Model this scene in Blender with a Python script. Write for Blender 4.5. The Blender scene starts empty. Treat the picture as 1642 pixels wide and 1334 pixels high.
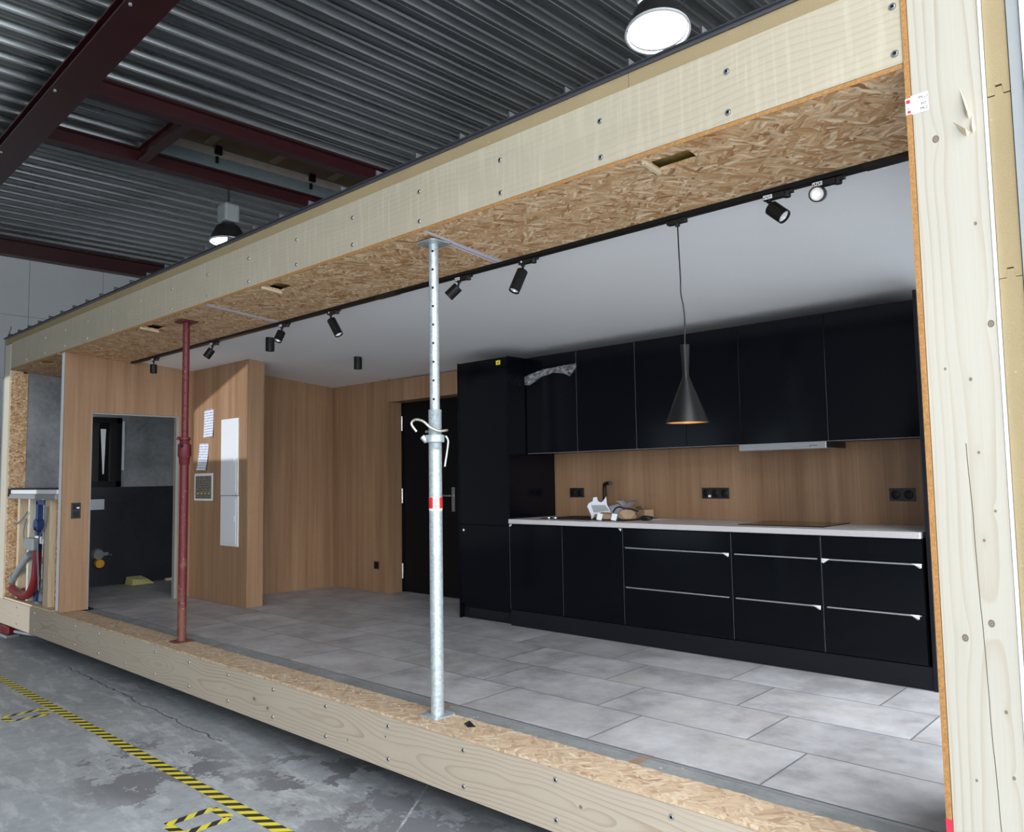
import bpy, bmesh, math, random
from mathutils import Vector, Matrix
random.seed(7)
SC = bpy.context.scene
COL = SC.collection

# ------------------------------------------------------------------ camera, world, light, exposure
cam_d = bpy.data.cameras.new('camera'); cam = bpy.data.objects.new('camera', cam_d); COL.objects.link(cam)
cam_d.sensor_width = 36.0; cam_d.lens = 36.0 * 1266.6 / 1642.0; cam_d.clip_end = 200
def cam_rot(a, b, c):
    f = Vector((math.cos(b) * math.cos(a), math.cos(b) * math.sin(a), math.sin(b)))
    r0 = Vector((math.sin(a), -math.cos(a), 0)); u0 = r0.cross(f)
    r = math.cos(c) * r0 + math.sin(c) * u0; u = -math.sin(c) * r0 + math.cos(c) * u0
    return Matrix((r, u, -f)).transposed()
cam.matrix_world = Matrix.Translation((0, 0, 1.277)) @ cam_rot(math.radians(132.667), math.radians(4.434), math.radians(-0.931)).to_4x4()
SC.camera = cam

SC.view_settings.view_transform = 'Standard'; SC.view_settings.look = 'None'
SC.view_settings.exposure = 0.12; SC.view_settings.gamma = 1.0; SC.view_settings.use_curve_mapping = False
SC.cycles.use_denoising = True
SC.cycles.max_bounces = 8; SC.cycles.diffuse_bounces = 5; SC.cycles.glossy_bounces = 4
SC.cycles.sample_clamp_indirect = 6.0

world = bpy.data.worlds.new('world'); SC.world = world; world.use_nodes = True
world.node_tree.nodes['Background'].inputs[0].default_value = (0.75, 0.87, 1.0, 1)
world.node_tree.nodes['Background'].inputs[1].default_value = 1.0

def area(name, loc, direction, sx, sy, power, col):
    d = bpy.data.lights.new(name, 'AREA'); d.shape = 'RECTANGLE'; d.size = sx; d.size_y = sy; d.energy = power; d.color = col
    o = bpy.data.objects.new(name, d); COL.objects.link(o); o.location = loc
    o.rotation_euler = Vector(direction).to_track_quat('-Z', 'Y').to_euler()
    return o
# daylight entering through the two hall gates (openings in wall_right and wall_front)
area('gate_daylight_right', (7.9, 3.2, 1.9), (-1, 0, 0), 7.0, 4.4, 650, (0.90, 0.95, 1.0))
area('gate_daylight_front', (5.2, -7.4, 1.9), (-0.35, 1, 0), 6.2, 4.4, 620, (0.93, 0.96, 1.0))
# unseen overhead fill added over the right half of the hall to brighten floors
area('overhead_fill', (3.0, 1.0, 5.45), (0, 0, -1), 3.3, 15.0, 2500, (0.93, 0.96, 1.0))
# low sun through two added front wall openings that shape its light patches
sun_d = bpy.data.lights.new('low_sun', 'SUN'); sun_d.energy = 2.2; sun_d.angle = math.radians(0.25); sun_d.color = (0.93, 0.96, 1.0)
sun = bpy.data.objects.new('low_sun', sun_d); COL.objects.link(sun); sun.location = (-8, -12, 3)
sun.rotation_euler = Vector((0, 1, -0.004)).to_track_quat('-Z', 'Y').to_euler()

# ------------------------------------------------------------------ node helpers
class NT:
    def __init__(s, name, rough=0.6, metal=0.0, spec=0.5):
        s.m = bpy.data.materials.new(name); s.m.use_nodes = True
        s.t = s.m.node_tree; s.b = s.t.nodes['Principled BSDF']
        s.b.inputs['Roughness'].default_value = rough; s.b.inputs['Metallic'].default_value = metal
        s.b.inputs['Specular IOR Level'].default_value = spec
        s._c = None
    def n(s, typ, **kw):
        nd = s.t.nodes.new(typ)
        for k, v in kw.items(): setattr(nd, k, v)
        return nd
    def put(s, sock, v):
        if isinstance(v, bpy.types.NodeSocket): s.t.links.new(v, sock)
        elif v is not None:
            if hasattr(sock.default_value, '__len__'):
                v = tuple(v) if hasattr(v, '__len__') else (v, v, v)
                if len(sock.default_value) == 4 and len(v) == 3: v = v + (1,)
            sock.default_value = v
    @property
    def co(s):
        if s._c is None: s._c = s.n('ShaderNodeTexCoord').outputs['Object']
        return s._c
    def map(s, v, loc=(0, 0, 0), rot=(0, 0, 0), sc=(1, 1, 1)):
        m = s.n('ShaderNodeMapping'); s.put(m.inputs[0], v)
        m.inputs[1].default_value = loc; m.inputs[2].default_value = rot; m.inputs[3].default_value = sc
        return m.outputs[0]
    def noise(s, v, scale=5, detail=3, rough=0.5, dist=0.0):
        t = s.n('ShaderNodeTexNoise'); s.put(t.inputs['Vector'], v)
        t.inputs['Scale'].default_value = scale; t.inputs['Detail'].default_value = detail
        t.inputs['Roughness'].default_value = rough; t.inputs['Distortion'].default_value = dist
        return t.outputs['Fac'] if 'Fac' in t.outputs else t.outputs[0]
    def noisec(s, v, scale=5, detail=3):
        t = s.n('ShaderNodeTexNoise'); s.put(t.inputs['Vector'], v); t.inputs['Scale'].default_value = scale; t.inputs['Detail'].default_value = detail
        return t.outputs['Color']
    def vor(s, v, scale=5, rnd=1.0, feature='F1'):
        t = s.n('ShaderNodeTexVoronoi', feature=feature); s.put(t.inputs['Vector'], v)
        t.inputs['Scale'].default_value = scale; t.inputs['Randomness'].default_value = rnd
        return t
    def math(s, op, a, b=None, c=None):
        m = s.n('ShaderNodeMath', operation=op)
        for i, x in enumerate((a, b, c)):
            if x is not None: s.put(m.inputs[i], x)
        return m.outputs[0]
    def vmath(s, op, a, b=None):
        m = s.n('ShaderNodeVectorMath', operation=op); s.put(m.inputs[0], a)
        if b is not None: s.put(m.inputs[1], b)
        return m.outputs[1] if op in ('LENGTH', 'DOT_PRODUCT', 'DISTANCE') else m.outputs[0]
    def sep(s, v):
        x = s.n('ShaderNodeSeparateXYZ'); s.put(x.inputs[0], v); return x.outputs
    def comb(s, x, y, z):
        c = s.n('ShaderNodeCombineXYZ')
        for i, q in enumerate((x, y, z)): s.put(c.inputs[i], q)
        return c.outputs[0]
    def ramp(s, f, stops, interp='LINEAR'):
        r = s.n('ShaderNodeValToRGB'); s.put(r.inputs[0], f); e = r.color_ramp.elements; r.color_ramp.interpolation = interp
        while len(e) < len(stops): e.new(0.5)
        for el, (p, c) in zip(e, stops):
            el.position = p; el.color = (c, c, c, 1) if not hasattr(c, '__len__') else (tuple(c) + (1,))
        return r.outputs[0]
    def mix(s, f, a, b, mode='MIX'):
        m = s.n('ShaderNodeMix', data_type='RGBA', blend_type=mode)
        s.put(m.inputs[0], f); s.put(m.inputs[6], a); s.put(m.inputs[7], b); return m.outputs[2]
    def col(s, c): s.put(s.b.inputs['Base Color'], c); return s
    def bump(s, h, strength=0.3, dist=0.01):
        b = s.n('ShaderNodeBump'); b.inputs['Strength'].default_value = strength; b.inputs['Distance'].default_value = dist
        s.put(b.inputs['Height'], h); s.t.links.new(b.outputs[0], s.b.inputs['Normal']); return s
    def rgh(s, v): s.put(s.b.inputs['Roughness'], v); return s

def lin(r, g, b):
    return tuple(((c / 255) / 12.92 if c / 255 <= 0.04045 else ((c / 255 + 0.055) / 1.055) ** 2.4) for c in (r, g, b))

def plain(name, c, rough=0.5, metal=0.0, var=0.08, scale=8, spec=0.5, bump=0.0):
    t = NT(name, rough, metal, spec)
    f = t.noise(t.co, scale, 4)
    t.col(t.mix(f, tuple(x * (1 - var) for x in c), tuple(min(1, x * (1 + var)) for x in c)))
    if bump: t.bump(t.noise(t.co, scale * 6, 3), bump, 0.004)
    return t.m

# ------------------------------------------------------------------ materials
def spruce(name, axis, c_l, c_d, seed=0.0, ring=1.0, knots=(), crack=None, saw=0.0, pith=(0.12, 0.10), lam=None):
    """Softwood with annual rings around a pith running along axis (0,1,2)."""
    t = NT(name, 0.62, 0, 0.3)
    o = t.sep(t.co); al = o[axis]; ot = [o[i] for i in range(3) if i != axis]
    wob = t.noise(t.comb(t.math('MULTIPLY', al, 0.9), ot[0], ot[1]), 1.3, 2)
    wob2 = t.noise(t.comb(t.math('MULTIPLY', al, 0.45), t.math('MULTIPLY', ot[0], 3), seed), 2.2, 2)
    a = t.math('ADD', t.math('ADD', ot[0], pith[0]), t.math('MULTIPLY', t.math('SUBTRACT', wob, 0.5), 0.16 * ring))
    b = t.math('ADD', t.math('ADD', ot[1], pith[1]), t.math('MULTIPLY', t.math('SUBTRACT', wob2, 0.5), 0.16 * ring))
    r = t.math('SQRT', t.math('ADD', t.math('MULTIPLY', a, a), t.math('MULTIPLY', b, b)))
    rr = r
    for (ka, k0, k1, rad) in knots:
        d = t.vmath('DISTANCE', t.comb(t.math('MULTIPLY', al, 0.35), ot[0], ot[1]), (ka * 0.35, k0, k1))
        rr = t.math('ADD', rr, t.math('MULTIPLY', t.math('EXPONENT', t.math('MULTIPLY', d, -1.0 / (rad * 1.6))), rad * 1.6))
    band = t.math('FRACT', t.math('MULTIPLY', rr, 52.0))
    bc = t.ramp(band, [(0.0, 0.0), (0.6, 0.16), (0.86, 0.85), (0.93, 1.0), (1.0, 0.0)])
    fade = t.ramp(t.noise(t.comb(t.math('MULTIPLY', al, 0.25), ot[0], ot[1]), 3.1, 2), [(0.35, 0.15), (0.7, 0.75)])
    fine = t.noise(t.map(t.co, (seed, 0, 0), (0, 0, 0), tuple(2.0 if i == axis else 130.0 for i in range(3))), 1.0, 2)
    base = t.mix(fine, tuple(x * 0.93 for x in c_l), tuple(min(1, x * 1.05) for x in c_l))
    c = t.mix(t.math('MULTIPLY', bc, fade), base, c_d)
    big = t.noise(t.co, 1.7, 3)
    c = t.mix(t.math('MULTIPLY', big, 0.28), c, tuple(x * 0.72 for x in c_l))
    if lam:
        row = t.math('FLOOR', t.math('DIVIDE', ot[1], lam)); fr = t.math('FRACT', t.math('DIVIDE', ot[1], lam))
        wn = t.n('ShaderNodeTexWhiteNoise', noise_dimensions='2D')
        t.put(wn.inputs[0], t.comb(row, t.math('FLOOR', t.math('ADD', t.math('MULTIPLY', al, 0.55), t.math('MULTIPLY', row, 0.37))), 0))
        c = t.mix(t.math('MULTIPLY', wn.outputs['Value'], 0.30), c, tuple(x * 0.78 for x in c_l))
        c = t.mix(t.ramp(fr, [(0.0, 0.35), (0.03, 0.0), (0.97, 0.0), (1.0, 0.35)]), c, c_d)
    if saw:
        sw = t.noise(t.map(t.co, (0, seed, 0), (0, 0, 0), tuple(48.0 if i == axis else 3.5 for i in range(3))), 1.0, 3)
        c = t.mix(t.ramp(sw, [(0.50, 0.0), (0.68, saw)]), c, (0.60, 0.555, 0.45))
    for (ka, k0, k1, rad) in knots:
        d = t.vmath('DISTANCE', t.comb(t.math('MULTIPLY', al, 0.8), ot[0], ot[1]), (ka * 0.8, k0, k1))
        c = t.mix(t.ramp(t.math('DIVIDE', d, rad), [(0.0, 0.8), (0.55, 0.6), (0.78, 1.0), (1.0, 0.0)]), c, (0.085, 0.045, 0.028))
    if crack:
        a0, a1, x0, x1 = crack
        f = t.math('DIVIDE', t.math('SUBTRACT', al, a0), a1 - a0)
        cx = t.math('ADD', t.math('MULTIPLY', f, x1 - x0), x0)
        cx = t.math('ADD', cx, t.math('MULTIPLY', t.math('SUBTRACT', t.noise(t.comb(0, 0, al), 3.0, 2), 0.5), 0.012))
        d = t.math('ABSOLUTE', t.math('SUBTRACT', ot[0], cx))
        m = t.math('MULTIPLY', t.math('LESS_THAN', d, 0.0011), t.math('LESS_THAN', t.math('ABSOLUTE', t.math('SUBTRACT', f, 0.5)), 0.5))
        c = t.mix(m, c, (0.06, 0.04, 0.03))
    t.col(c); t.bump(fine, 0.12, 0.003)
    return t.m

def osb(name, k=1.0, grey=0.0):
    t = NT(name, 0.6, 0, 0.25)
    wv = t.vmath('ADD', t.co, t.vmath('SCALE', t.vmath('SUBTRACT', t.noisec(t.co, 9, 2), (0.5, 0.5, 0.5))))
    t.t.nodes[-1]
    for nd in t.t.nodes:
        if nd.type == 'VECT_MATH' and nd.operation == 'SCALE': nd.inputs[3].default_value = 0.055
    pal = [(0.0, (0.28 * k, 0.125 * k, 0.05 * k)), (0.12, (0.46 * k, 0.245 * k, 0.11 * k)), (0.4, (0.60 * k, 0.38 * k, 0.205 * k)),
           (0.7, (0.68 * k, 0.475 * k, 0.285 * k)), (1.0, (0.84 * k, 0.67 * k, 0.46 * k))]
    out = None; h = None
    for i, (ang, sx, sy) in enumerate(((0.05, 6.5, 46), (0.36, 8, 55), (-0.32, 7.5, 50), (0.8, 11, 62), (-0.9, 10, 58))):
        mp = t.map(wv, (i * 3.1, i * 1.7, i), (0, 0, ang), (1, 1, 1))
        mp = t.map(mp, (0, 0, 0), (0, 0, 0), (sx, sy, sy))
        v = t.vor(mp, 1.0)
        cc = t.sep(v.outputs['Color'])
        c = t.ramp(cc[0], pal)
        edge = t.ramp(v.outputs['Distance'], [(0.35, 1.0), (0.75, 0.72)])
        c = t.mix(1.0, c, edge, 'MULTIPLY')
        if out is None: out = c; h = cc[2]
        else:
            m = t.math('GREATER_THAN', cc[1], (0.45, 0.48, 0.70, 0.74)[i - 1])
            out = t.mix(m, out, c); hh = t.n('ShaderNodeMix'); t.put(hh.inputs[0], m); t.put(hh.inputs[2], h); t.put(hh.inputs[3], cc[2]); h = hh.outputs[0]
    fine = t.noise(t.map(t.co, (0, 0, 0), (0, 0, 0.2), (40, 300, 300)), 1.0, 2)
    out = t.mix(t.math('MULTIPLY', fine, 0.35), out, (0.36 * k, 0.20 * k, 0.09 * k))
    if grey: out = t.mix(grey, out, t.mix(h, (0.36, 0.31, 0.235), (0.60, 0.54, 0.44)))
    t.col(out); t.bump(h, 0.25, 0.004)
    return t.m

def oak(name, k=1.0):
    t = NT(name, 0.5, 0, 0.35)
    o = t.sep(t.co); h = t.math('ADD', o[0], t.math('MULTIPLY', o[1], 0.97)); z = o[2]
    strip = t.noise(t.comb(t.math('MULTIPLY', h, 1.0), t.math('MULTIPLY', z, 0.04), 0), 7.0, 3, 0.65)
    fine = t.noise(t.comb(t.math('MULTIPLY', h, 75.0), t.math('MULTIPLY', z, 1.3), 3), 1.0, 4, 0.6)
    mid = t.noise(t.comb(t.math('MULTIPLY', h, 18.0), t.math('MULTIPLY', z, 0.35), 7), 1.0, 3, 0.55)
    st = t.noise(t.comb(t.math('MULTIPLY', h, 200.0), t.math('MULTIPLY', z, 14), 1), 1.0, 1)
    A = (0.225 * k, 0.122 * k, 0.064 * k); B = (0.400 * k, 0.248 * k, 0.145 * k)
    f = t.math('ADD', t.math('ADD', t.math('MULTIPLY', strip, 0.62), t.math('MULTIPLY', mid, 0.34)), t.math('MULTIPLY', fine, 0.26))
    c = t.mix(t.ramp(f, [(0.42, 0.0), (0.80, 1.0)]), A, B)
    c = t.mix(t.ramp(st, [(0.60, 0.0), (0.75, 0.35)]), c, (0.20 * k, 0.105 * k, 0.05 * k))
    t.col(c); t.bump(fine, 0.06, 0.002)
    return t.m

def tiles(name):
    t = NT(name, 0.42, 0, 0.4)
    o = t.sep(t.co); PW, PL = 0.4872, 0.893
    ry = t.math('DIVIDE', t.math('SUBTRACT', o[1], 3.138), PW); row = t.math('FLOOR', ry); fy = t.math('FRACT', ry)
    rx = t.math('DIVIDE', t.math('ADD', t.math('ADD', o[0], 1.544), t.math('MULTIPLY', row, 0.2977)), PL)
    cx = t.math('FLOOR', rx); fx = t.math('FRACT', rx)
    ex = t.math('MULTIPLY', t.math('MINIMUM', fx, t.math('SUBTRACT', 1.0, fx)), PL)
    ey = t.math('MULTIPLY', t.math('MINIMUM', fy, t.math('SUBTRACT', 1.0, fy)), PW)
    e = t.math('MINIMUM', ex, ey)
    rnd = t.n('ShaderNodeTexWhiteNoise', noise_dimensions='3D'); t.put(rnd.inputs[0], t.comb(cx, row, 0.5))
    off = t.vmath('ADD', t.co, t.vmath('MULTIPLY', rnd.outputs['Color'], (31, 17, 5)))
    n1 = t.noise(off, 2.6, 4, 0.6); n2 = t.noise(off, 11, 5, 0.65)
    g = t.ramp(t.math('ADD', t.math('MULTIPLY', n1, 0.65), t.math('MULTIPLY', n2, 0.35)), [(0.38, (0.27, 0.267, 0.275)), (0.5, (0.375, 0.372, 0.383)), (0.64, (0.475, 0.475, 0.49))])
    g = t.mix(t.ramp(t.noise(t.map(off, (3, 0, 0)), 2.0, 3), [(0.5, 0.0), (0.75, 0.35)]), g, (0.44, 0.395, 0.345))
    tv = t.math('ADD', 0.93, t.math('MULTIPLY', rnd.outputs['Value'], 0.13))
    g = t.mix(1.0, g, t.comb(tv, tv, tv), 'MULTIPLY')
    j = t.ramp(e, [(0.0026, 1.0), (0.0046, 0.0)])
    t.col(t.mix(j, g, (0.07, 0.07, 0.075)))
    t.rgh(t.math('ADD', 0.34, t.math('MULTIPLY', n2, 0.2)))
    t.bump(t.ramp(e, [(0.0, 0.0), (0.004, 1.0)]), 0.3, 0.002)
    return t.m

def concrete(name):
    t = NT(name, 0.55, 0, 0.4)
    n = t.noise(t.co, 1.1, 6, 0.62); f = t.noise(t.co, 14, 6, 0.7)
    s = t.noise(t.map(t.co, (0, 0, 0), (0, 0, 0.6), (1.0, 3.5, 1)), 2.4, 5, 0.7)
    c = t.ramp(t.math('ADD', t.math('MULTIPLY', n, 0.5), t.math('MULTIPLY', f, 0.5)), [(0.3, (0.21, 0.225, 0.235)), (0.5, (0.34, 0.365, 0.38)), (0.72, (0.48, 0.505, 0.525))])
    p = t.noise(t.map(t.co, (4.3, 1.2, 0)), 2.3, 9, 0.72)
    ctr = [t.vmath('DISTANCE', t.map(t.co, (0, 0, 0), (0, 0, 0), (0.75, 1.4, 0)), (x * 0.75, y * 1.4, 0)) for x, y in ((-4.02, 2.62), (-3.2, 2.5), (-5.1, 2.0))]
    zone = t.ramp(t.math('MINIMUM', t.math('MINIMUM', ctr[0], ctr[1]), ctr[2]), [(0.40, 1.0), (0.75, 0.0)])
    o = t.sep(t.co); wig = t.math('MULTIPLY', t.math('SUBTRACT', t.noise(t.co, 5.0, 4), 0.5), 0.12)
    crk = t.math('ABSOLUTE', t.math('ADD', t.math('SUBTRACT', o[1], 2.52), wig))
    crk = t.math('MULTIPLY', t.math('LESS_THAN', crk, 0.006), t.math('LESS_THAN', t.math('ABSOLUTE', t.math('ADD', o[0], 6.9)), 1.6))
    seam = t.math('ABSOLUTE', t.math('ADD', t.math('ADD', t.math('MULTIPLY', t.math('ADD', o[0], 3.33), 0.80), t.math('MULTIPLY', t.math('SUBTRACT', o[1], 2.54), 0.59)), t.math('MULTIPLY', wig, 0.2)))
    seam = t.math('MULTIPLY', t.math('LESS_THAN', seam, 0.007), t.math('GREATER_THAN', o[1], 2.40))
    mask = t.math('MULTIPLY', t.ramp(p, [(0.515, 0.0), (0.525, 1.0)]), zone)
    pale = t.ramp(s, [(0.52, 0.0), (0.62, 0.6)])
    c = t.mix(pale, c, (0.56, 0.585, 0.60))
    c = t.mix(mask, c, t.mix(f, (0.165, 0.17, 0.185), (0.225, 0.23, 0.245)))
    c = t.mix(t.math('MULTIPLY', crk, 0.8), c, (0.10, 0.105, 0.115)); c = t.mix(t.math('MULTIPLY', seam, t.ramp(f, [(0.4, 0.2), (0.6, 0.9)])), c, (0.60, 0.61, 0.62))
    t.col(c); t.rgh(t.math('ADD', 0.38, t.math('MULTIPLY', f, 0.3))); t.bump(f, 0.25, 0.006)
    return t.m

def galv(name, c=(0.50, 0.54, 0.56), rough=0.42, scale=60, metal=0.75):
    t = NT(name, rough, metal, 0.5)
    v = t.vor(t.co, scale); s = t.sep(v.outputs['Color'])
    n = t.noise(t.co, 4, 4)
    f = t.math('ADD', t.math('MULTIPLY', s[0], 0.5), t.math('MULTIPLY', n, 0.5))
    t.col(t.mix(f, tuple(x * 0.72 for x in c), tuple(min(1, x * 1.25) for x in c)))
    t.rgh(t.math('ADD', rough - 0.08, t.math('MULTIPLY', s[1], 0.18)))
    return t.m

def hazard(name, axis):
    t = NT(name, 0.4, 0, 0.5)
    o = t.sep(t.co)
    a, b = (o[0], o[1]) if axis == 0 else (o[1], o[0])
    f = t.math('FRACT', t.math('DIVIDE', t.math('SUBTRACT', a, b), 0.108))
    k = t.math('GREATER_THAN', f, 0.5)
    wear = t.noise(t.co, 60, 4)
    y = t.mix(wear, (0.72, 0.62, 0.03), (0.86, 0.78, 0.06)); kk = t.mix(wear, (0.012, 0.012, 0.012), (0.04, 0.04, 0.035))
    t.col(t.mix(k, y, kk)); return t.m

def rust_red(name, c1=(0.115, 0.013, 0.017), c2=(0.165, 0.060, 0.042), thr=0.62, scale=14):
    t = NT(name, 0.5, 0, 0.4)
    o = t.sep(t.co)
    n = t.noise(t.co, scale, 5, 0.7); lo = t.ramp(o[2], [(0.0, 0.30), (1.0, 0.0)])
    m = t.ramp(t.math('ADD', n, lo), [(thr, 0.0), (thr + 0.12, 1.0)])
    c = t.mix(m, c1, c2)
    c = t.mix(t.ramp(t.noise(t.co, scale * 5, 2), [(0.70, 0.0), (0.74, 0.7)]), c, (0.5, 0.42, 0.38))
    t.col(c); t.bump(n, 0.2, 0.004); return t.m

def plaster(name, c1, c2, scale=2.2, rough=0.7):
    t = NT(name, rough, 0, 0.3)
    n = t.noise(t.co, scale, 6, 0.65); n2 = t.noise(t.co, scale * 9, 4)
    t.col(t.ramp(t.math('ADD', t.math('MULTIPLY', n, 0.75), t.math('MULTIPLY', n2, 0.25)), [(0.35, c1), (0.68, c2)])); return t.m

def emit(name, c, s):
    t = NT(name); t.b.inputs['Emission Color'].default_value = c + (1,); t.b.inputs['Emission Strength'].default_value = s
    f = t.noise(t.co, 30, 2); t.col(t.mix(f, (0.8, 0.8, 0.8), (0.9, 0.9, 0.9))); return t.m

def fibre(name):
    t = NT(name, 0.85, 0, 0.1)
    n = t.noise(t.co, 3, 3); f = t.noise(t.co, 220, 3, 0.7); s = t.noise(t.co, 45, 3)
    c = t.mix(n, (0.265, 0.205, 0.115), (0.34, 0.27, 0.155))
    c = t.mix(t.ramp(f, [(0.55, 0.0), (0.8, 0.5)]), c, (0.46, 0.37, 0.22))
    c = t.mix(t.ramp(s, [(0.70, 0.0), (0.75, 0.6)]), c, (0.55, 0.46, 0.30))
    t.col(c); t.bump(f, 0.4, 0.004); return t.m

def film(name):
    t = NT(name, 0.18, 0, 0.6)
    n = t.noise(t.co, 30, 4)
    t.col((0.85, 0.88, 0.92)); t.put(t.b.inputs['Alpha'], t.ramp(n, [(0.35, 0.10), (0.7, 0.42)])); t.bump(n, 0.6, 0.01); return t.m

def brushed(name, c, rough=0.3):
    t = NT(name, rough, 0.9, 0.5)
    o = t.sep(t.co); n = t.noise(t.comb(t.math('MULTIPLY', o[0], 3), t.math('MULTIPLY', o[1], 3), t.math('MULTIPLY', o[2], 260)), 1.0, 2)
    t.col(t.mix(n, tuple(x * 0.85 for x in c), c)); return t.m

def printed(name, ink, paper, rows=30.0, thr=0.5):
    t = NT(name, 0.6, 0, 0.3)
    o = t.sep(t.co)
    ln = t.math('GREATER_THAN', t.math('FRACT', t.math('MULTIPLY', o[2], rows)), 0.55)
    w = t.math('GREATER_THAN', t.noise(t.comb(t.math('MULTIPLY', o[0], 60), t.math('FLOOR', t.math('MULTIPLY', o[2], rows)), 0), 1.0, 1), thr)
    t.col(t.mix(t.math('MULTIPLY', ln, w), paper, ink)); return t.m

W_BEAM_TOP = spruce('spruce_header', 0, (0.440, 0.395, 0.298), (0.375, 0.315, 0.215), 1.0, 0.9, saw=0.20, pith=(0.5, 0.20), lam=0.078)
W_BEAM_LOW = spruce('spruce_sill', 0, (0.480, 0.415, 0.330), (0.29, 0.205, 0.13), 4.0, 1.1, pith=(-2.72, 0.16),
                    knots=((-4.95, 2.785, -0.17, 0.012), (-4.78, 2.785, -0.20, 0.012), (-3.55, 2.785, -0.13, 0.006), (-3.9, 2.785, -0.22, 0.006), (-2.2, 2.785, -0.15, 0.008)))
W_POST = spruce('spruce_post', 2, (0.445, 0.420, 0.358), (0.33, 0.265, 0.18), 2.0, 0.22, pith=(0.60, -2.70),
                knots=((2.354, -0.668, 2.785, 0.011), (1.727, -0.545, 2.785, 0.010), (0.809, -0.594, 2.785, 0.010), (0.757, -0.668, 2.785, 0.010),
                       (1.56, -0.61, 2.785, 0.005), (1.33, -0.60, 2.785, 0.004), (2.05, -0.57, 2.785, 0.005), (1.15, -0.565, 2.785, 0.004), (0.55, -0.57, 2.785, 0.005),
                       (0.36, -0.56, 2.785, 0.005), (0.33, -0.66, 2.785, 0.004), (1.6, -0.68, 2.785, 0.004), (1.06, -0.60, 2.785, 0.004)),
                crack=(0.0, 1.36, -0.596, -0.634))
W_PALE = spruce('spruce_pale', 2, (0.60, 0.55, 0.46), (0.45, 0.36, 0.24), 6.0, 0.6, pith=(10.5, -2.6))
W_STUD = spruce('spruce_stud', 2, (0.60, 0.48, 0.33), (0.42, 0.29, 0.17), 3.0, 0.7, pith=(9.6, -2.7))
W_BATTEN = spruce('spruce_batten', 0, (0.66, 0.55, 0.38), (0.46, 0.32, 0.18), 5.0, 0.6, pith=(0.3, -2.6))
OSB = osb('oriented_strand_board', 1.12)
OSB_PALE = osb('oriented_strand_board_worn', 1.05, 0.45)
OSB_EDGE = plain('strand_board_edge', (0.36, 0.185, 0.065), 0.8, 0, 0.55, 120, 0.2, 0.4)
OAK = oak('oak_veneer', 1.0)
TILE = tiles('stone_look_tiles')
CONC = concrete('hall_concrete')
FIBRE = fibre('wood_fibre_insulation')
GALV = galv('galvanised_tube', (0.50, 0.56, 0.58), 0.42, 70, 0.55)
def deck_metal():
    t = NT('galvanised_deck', 0.3, 0.8, 0.5)
    n = t.noise(t.map(t.co, (0, 0, 0), (0, 0, 0), (3, 0.5, 3)), 2.0, 4); f = t.noise(t.co, 45, 3)
    t.col(t.mix(t.math('ADD', t.math('MULTIPLY', n, 0.7), t.math('MULTIPLY', f, 0.3)), (0.12, 0.13, 0.133), (0.38, 0.405, 0.41)))
    t.rgh(t.math('ADD', 0.19, t.math('MULTIPLY', n, 0.2))); return t.m
DECK = deck_metal()
STEEL_RED = plain('dark_red_steel_paint', (0.040, 0.0055, 0.0075), 0.42, 0, 0.25, 6)
RUST = rust_red('worn_red_paint')
BLACK_GLOSS = plain('black_gloss_lacquer', (0.0018, 0.0024, 0.0048), 0.12, 0, 0.2, 3, 0.21)
BLACK_PLINTH = plain('black_satin_board', (0.006, 0.007, 0.011), 0.4, 0, 0.2, 5, 0.3)
BLACK_MATT = plain('black_matt_metal', (0.006, 0.006, 0.0065), 0.45, 0, 0.2, 20, 0.3)
BLACK_DOOR = plain('black_door_paint', (0.004, 0.004, 0.005), 0.5, 0, 0.2, 4, 0.2)
BLACK_PLASTIC = plain('black_plastic', (0.009, 0.009, 0.010), 0.35, 0, 0.2, 20)
WHITE_CEIL = plain('white_ceiling_paint', (0.82, 0.825, 0.835), 0.65, 0, 0.02, 1.5, 0.3)
WHITE_PAINT = plain('white_enamel', (0.74, 0.76, 0.78), 0.4, 0, 0.03, 4)
WHITE_PAPER = plain('white_paper', (0.78, 0.79, 0.82), 0.7, 0, 0.05, 12)
def hall_panel():
    t = NT('hall_wall_panel', 0.6, 0, 0.3); o = t.sep(t.co)
    n = t.noise(t.co, 0.9, 5)
    c = t.mix(n, (0.46, 0.475, 0.485), (0.60, 0.615, 0.625))
    for v, p, off in ((o[1], 1.15, 0.33), (o[2], 1.05, 0.62)):
        f = t.math('FRACT', t.math('ADD', t.math('DIVIDE', v, p), off))
        c = t.mix(t.math('LESS_THAN', t.math('ABSOLUTE', t.math('SUBTRACT', f, 0.5)), 0.004), c, (0.22, 0.23, 0.235))
    t.col(c); return t.m
HALL_WALL = hall_panel()
HALL_DARK = plaster('hall_dark_wall', (0.075, 0.055, 0.045), (0.14, 0.105, 0.085), 1.0)
BATH_GREY = plaster('grey_stone_tile', (0.19, 0.195, 0.205), (0.37, 0.375, 0.385), 2.2)
BATH_DARK = plaster('anthracite_tile', (0.020, 0.022, 0.027), (0.034, 0.037, 0.044), 1.7, 0.5)
COUNTER = plain('pale_worktop_laminate', (0.60, 0.575, 0.58), 0.38, 0, 0.08, 90)
GLASS_BLACK = plain('black_ceramic_glass', (0.006, 0.006, 0.007), 0.04, 0, 0.1, 3, 0.6)
SINK_BLACK = plain('black_granite_composite', (0.012, 0.012, 0.013), 0.45, 0, 0.3, 200)
STAINLESS = brushed('brushed_stainless', (0.60, 0.61, 0.62), 0.32)
ALU = brushed('aluminium_profile', (0.72, 0.74, 0.76), 0.3)
CHROME = plain('chrome', (0.75, 0.76, 0.77), 0.15, 1.0, 0.02, 5)
ZINC = galv('zinc_yellow_steel', (0.62, 0.60, 0.50), 0.35, 80, 0.8)
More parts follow.
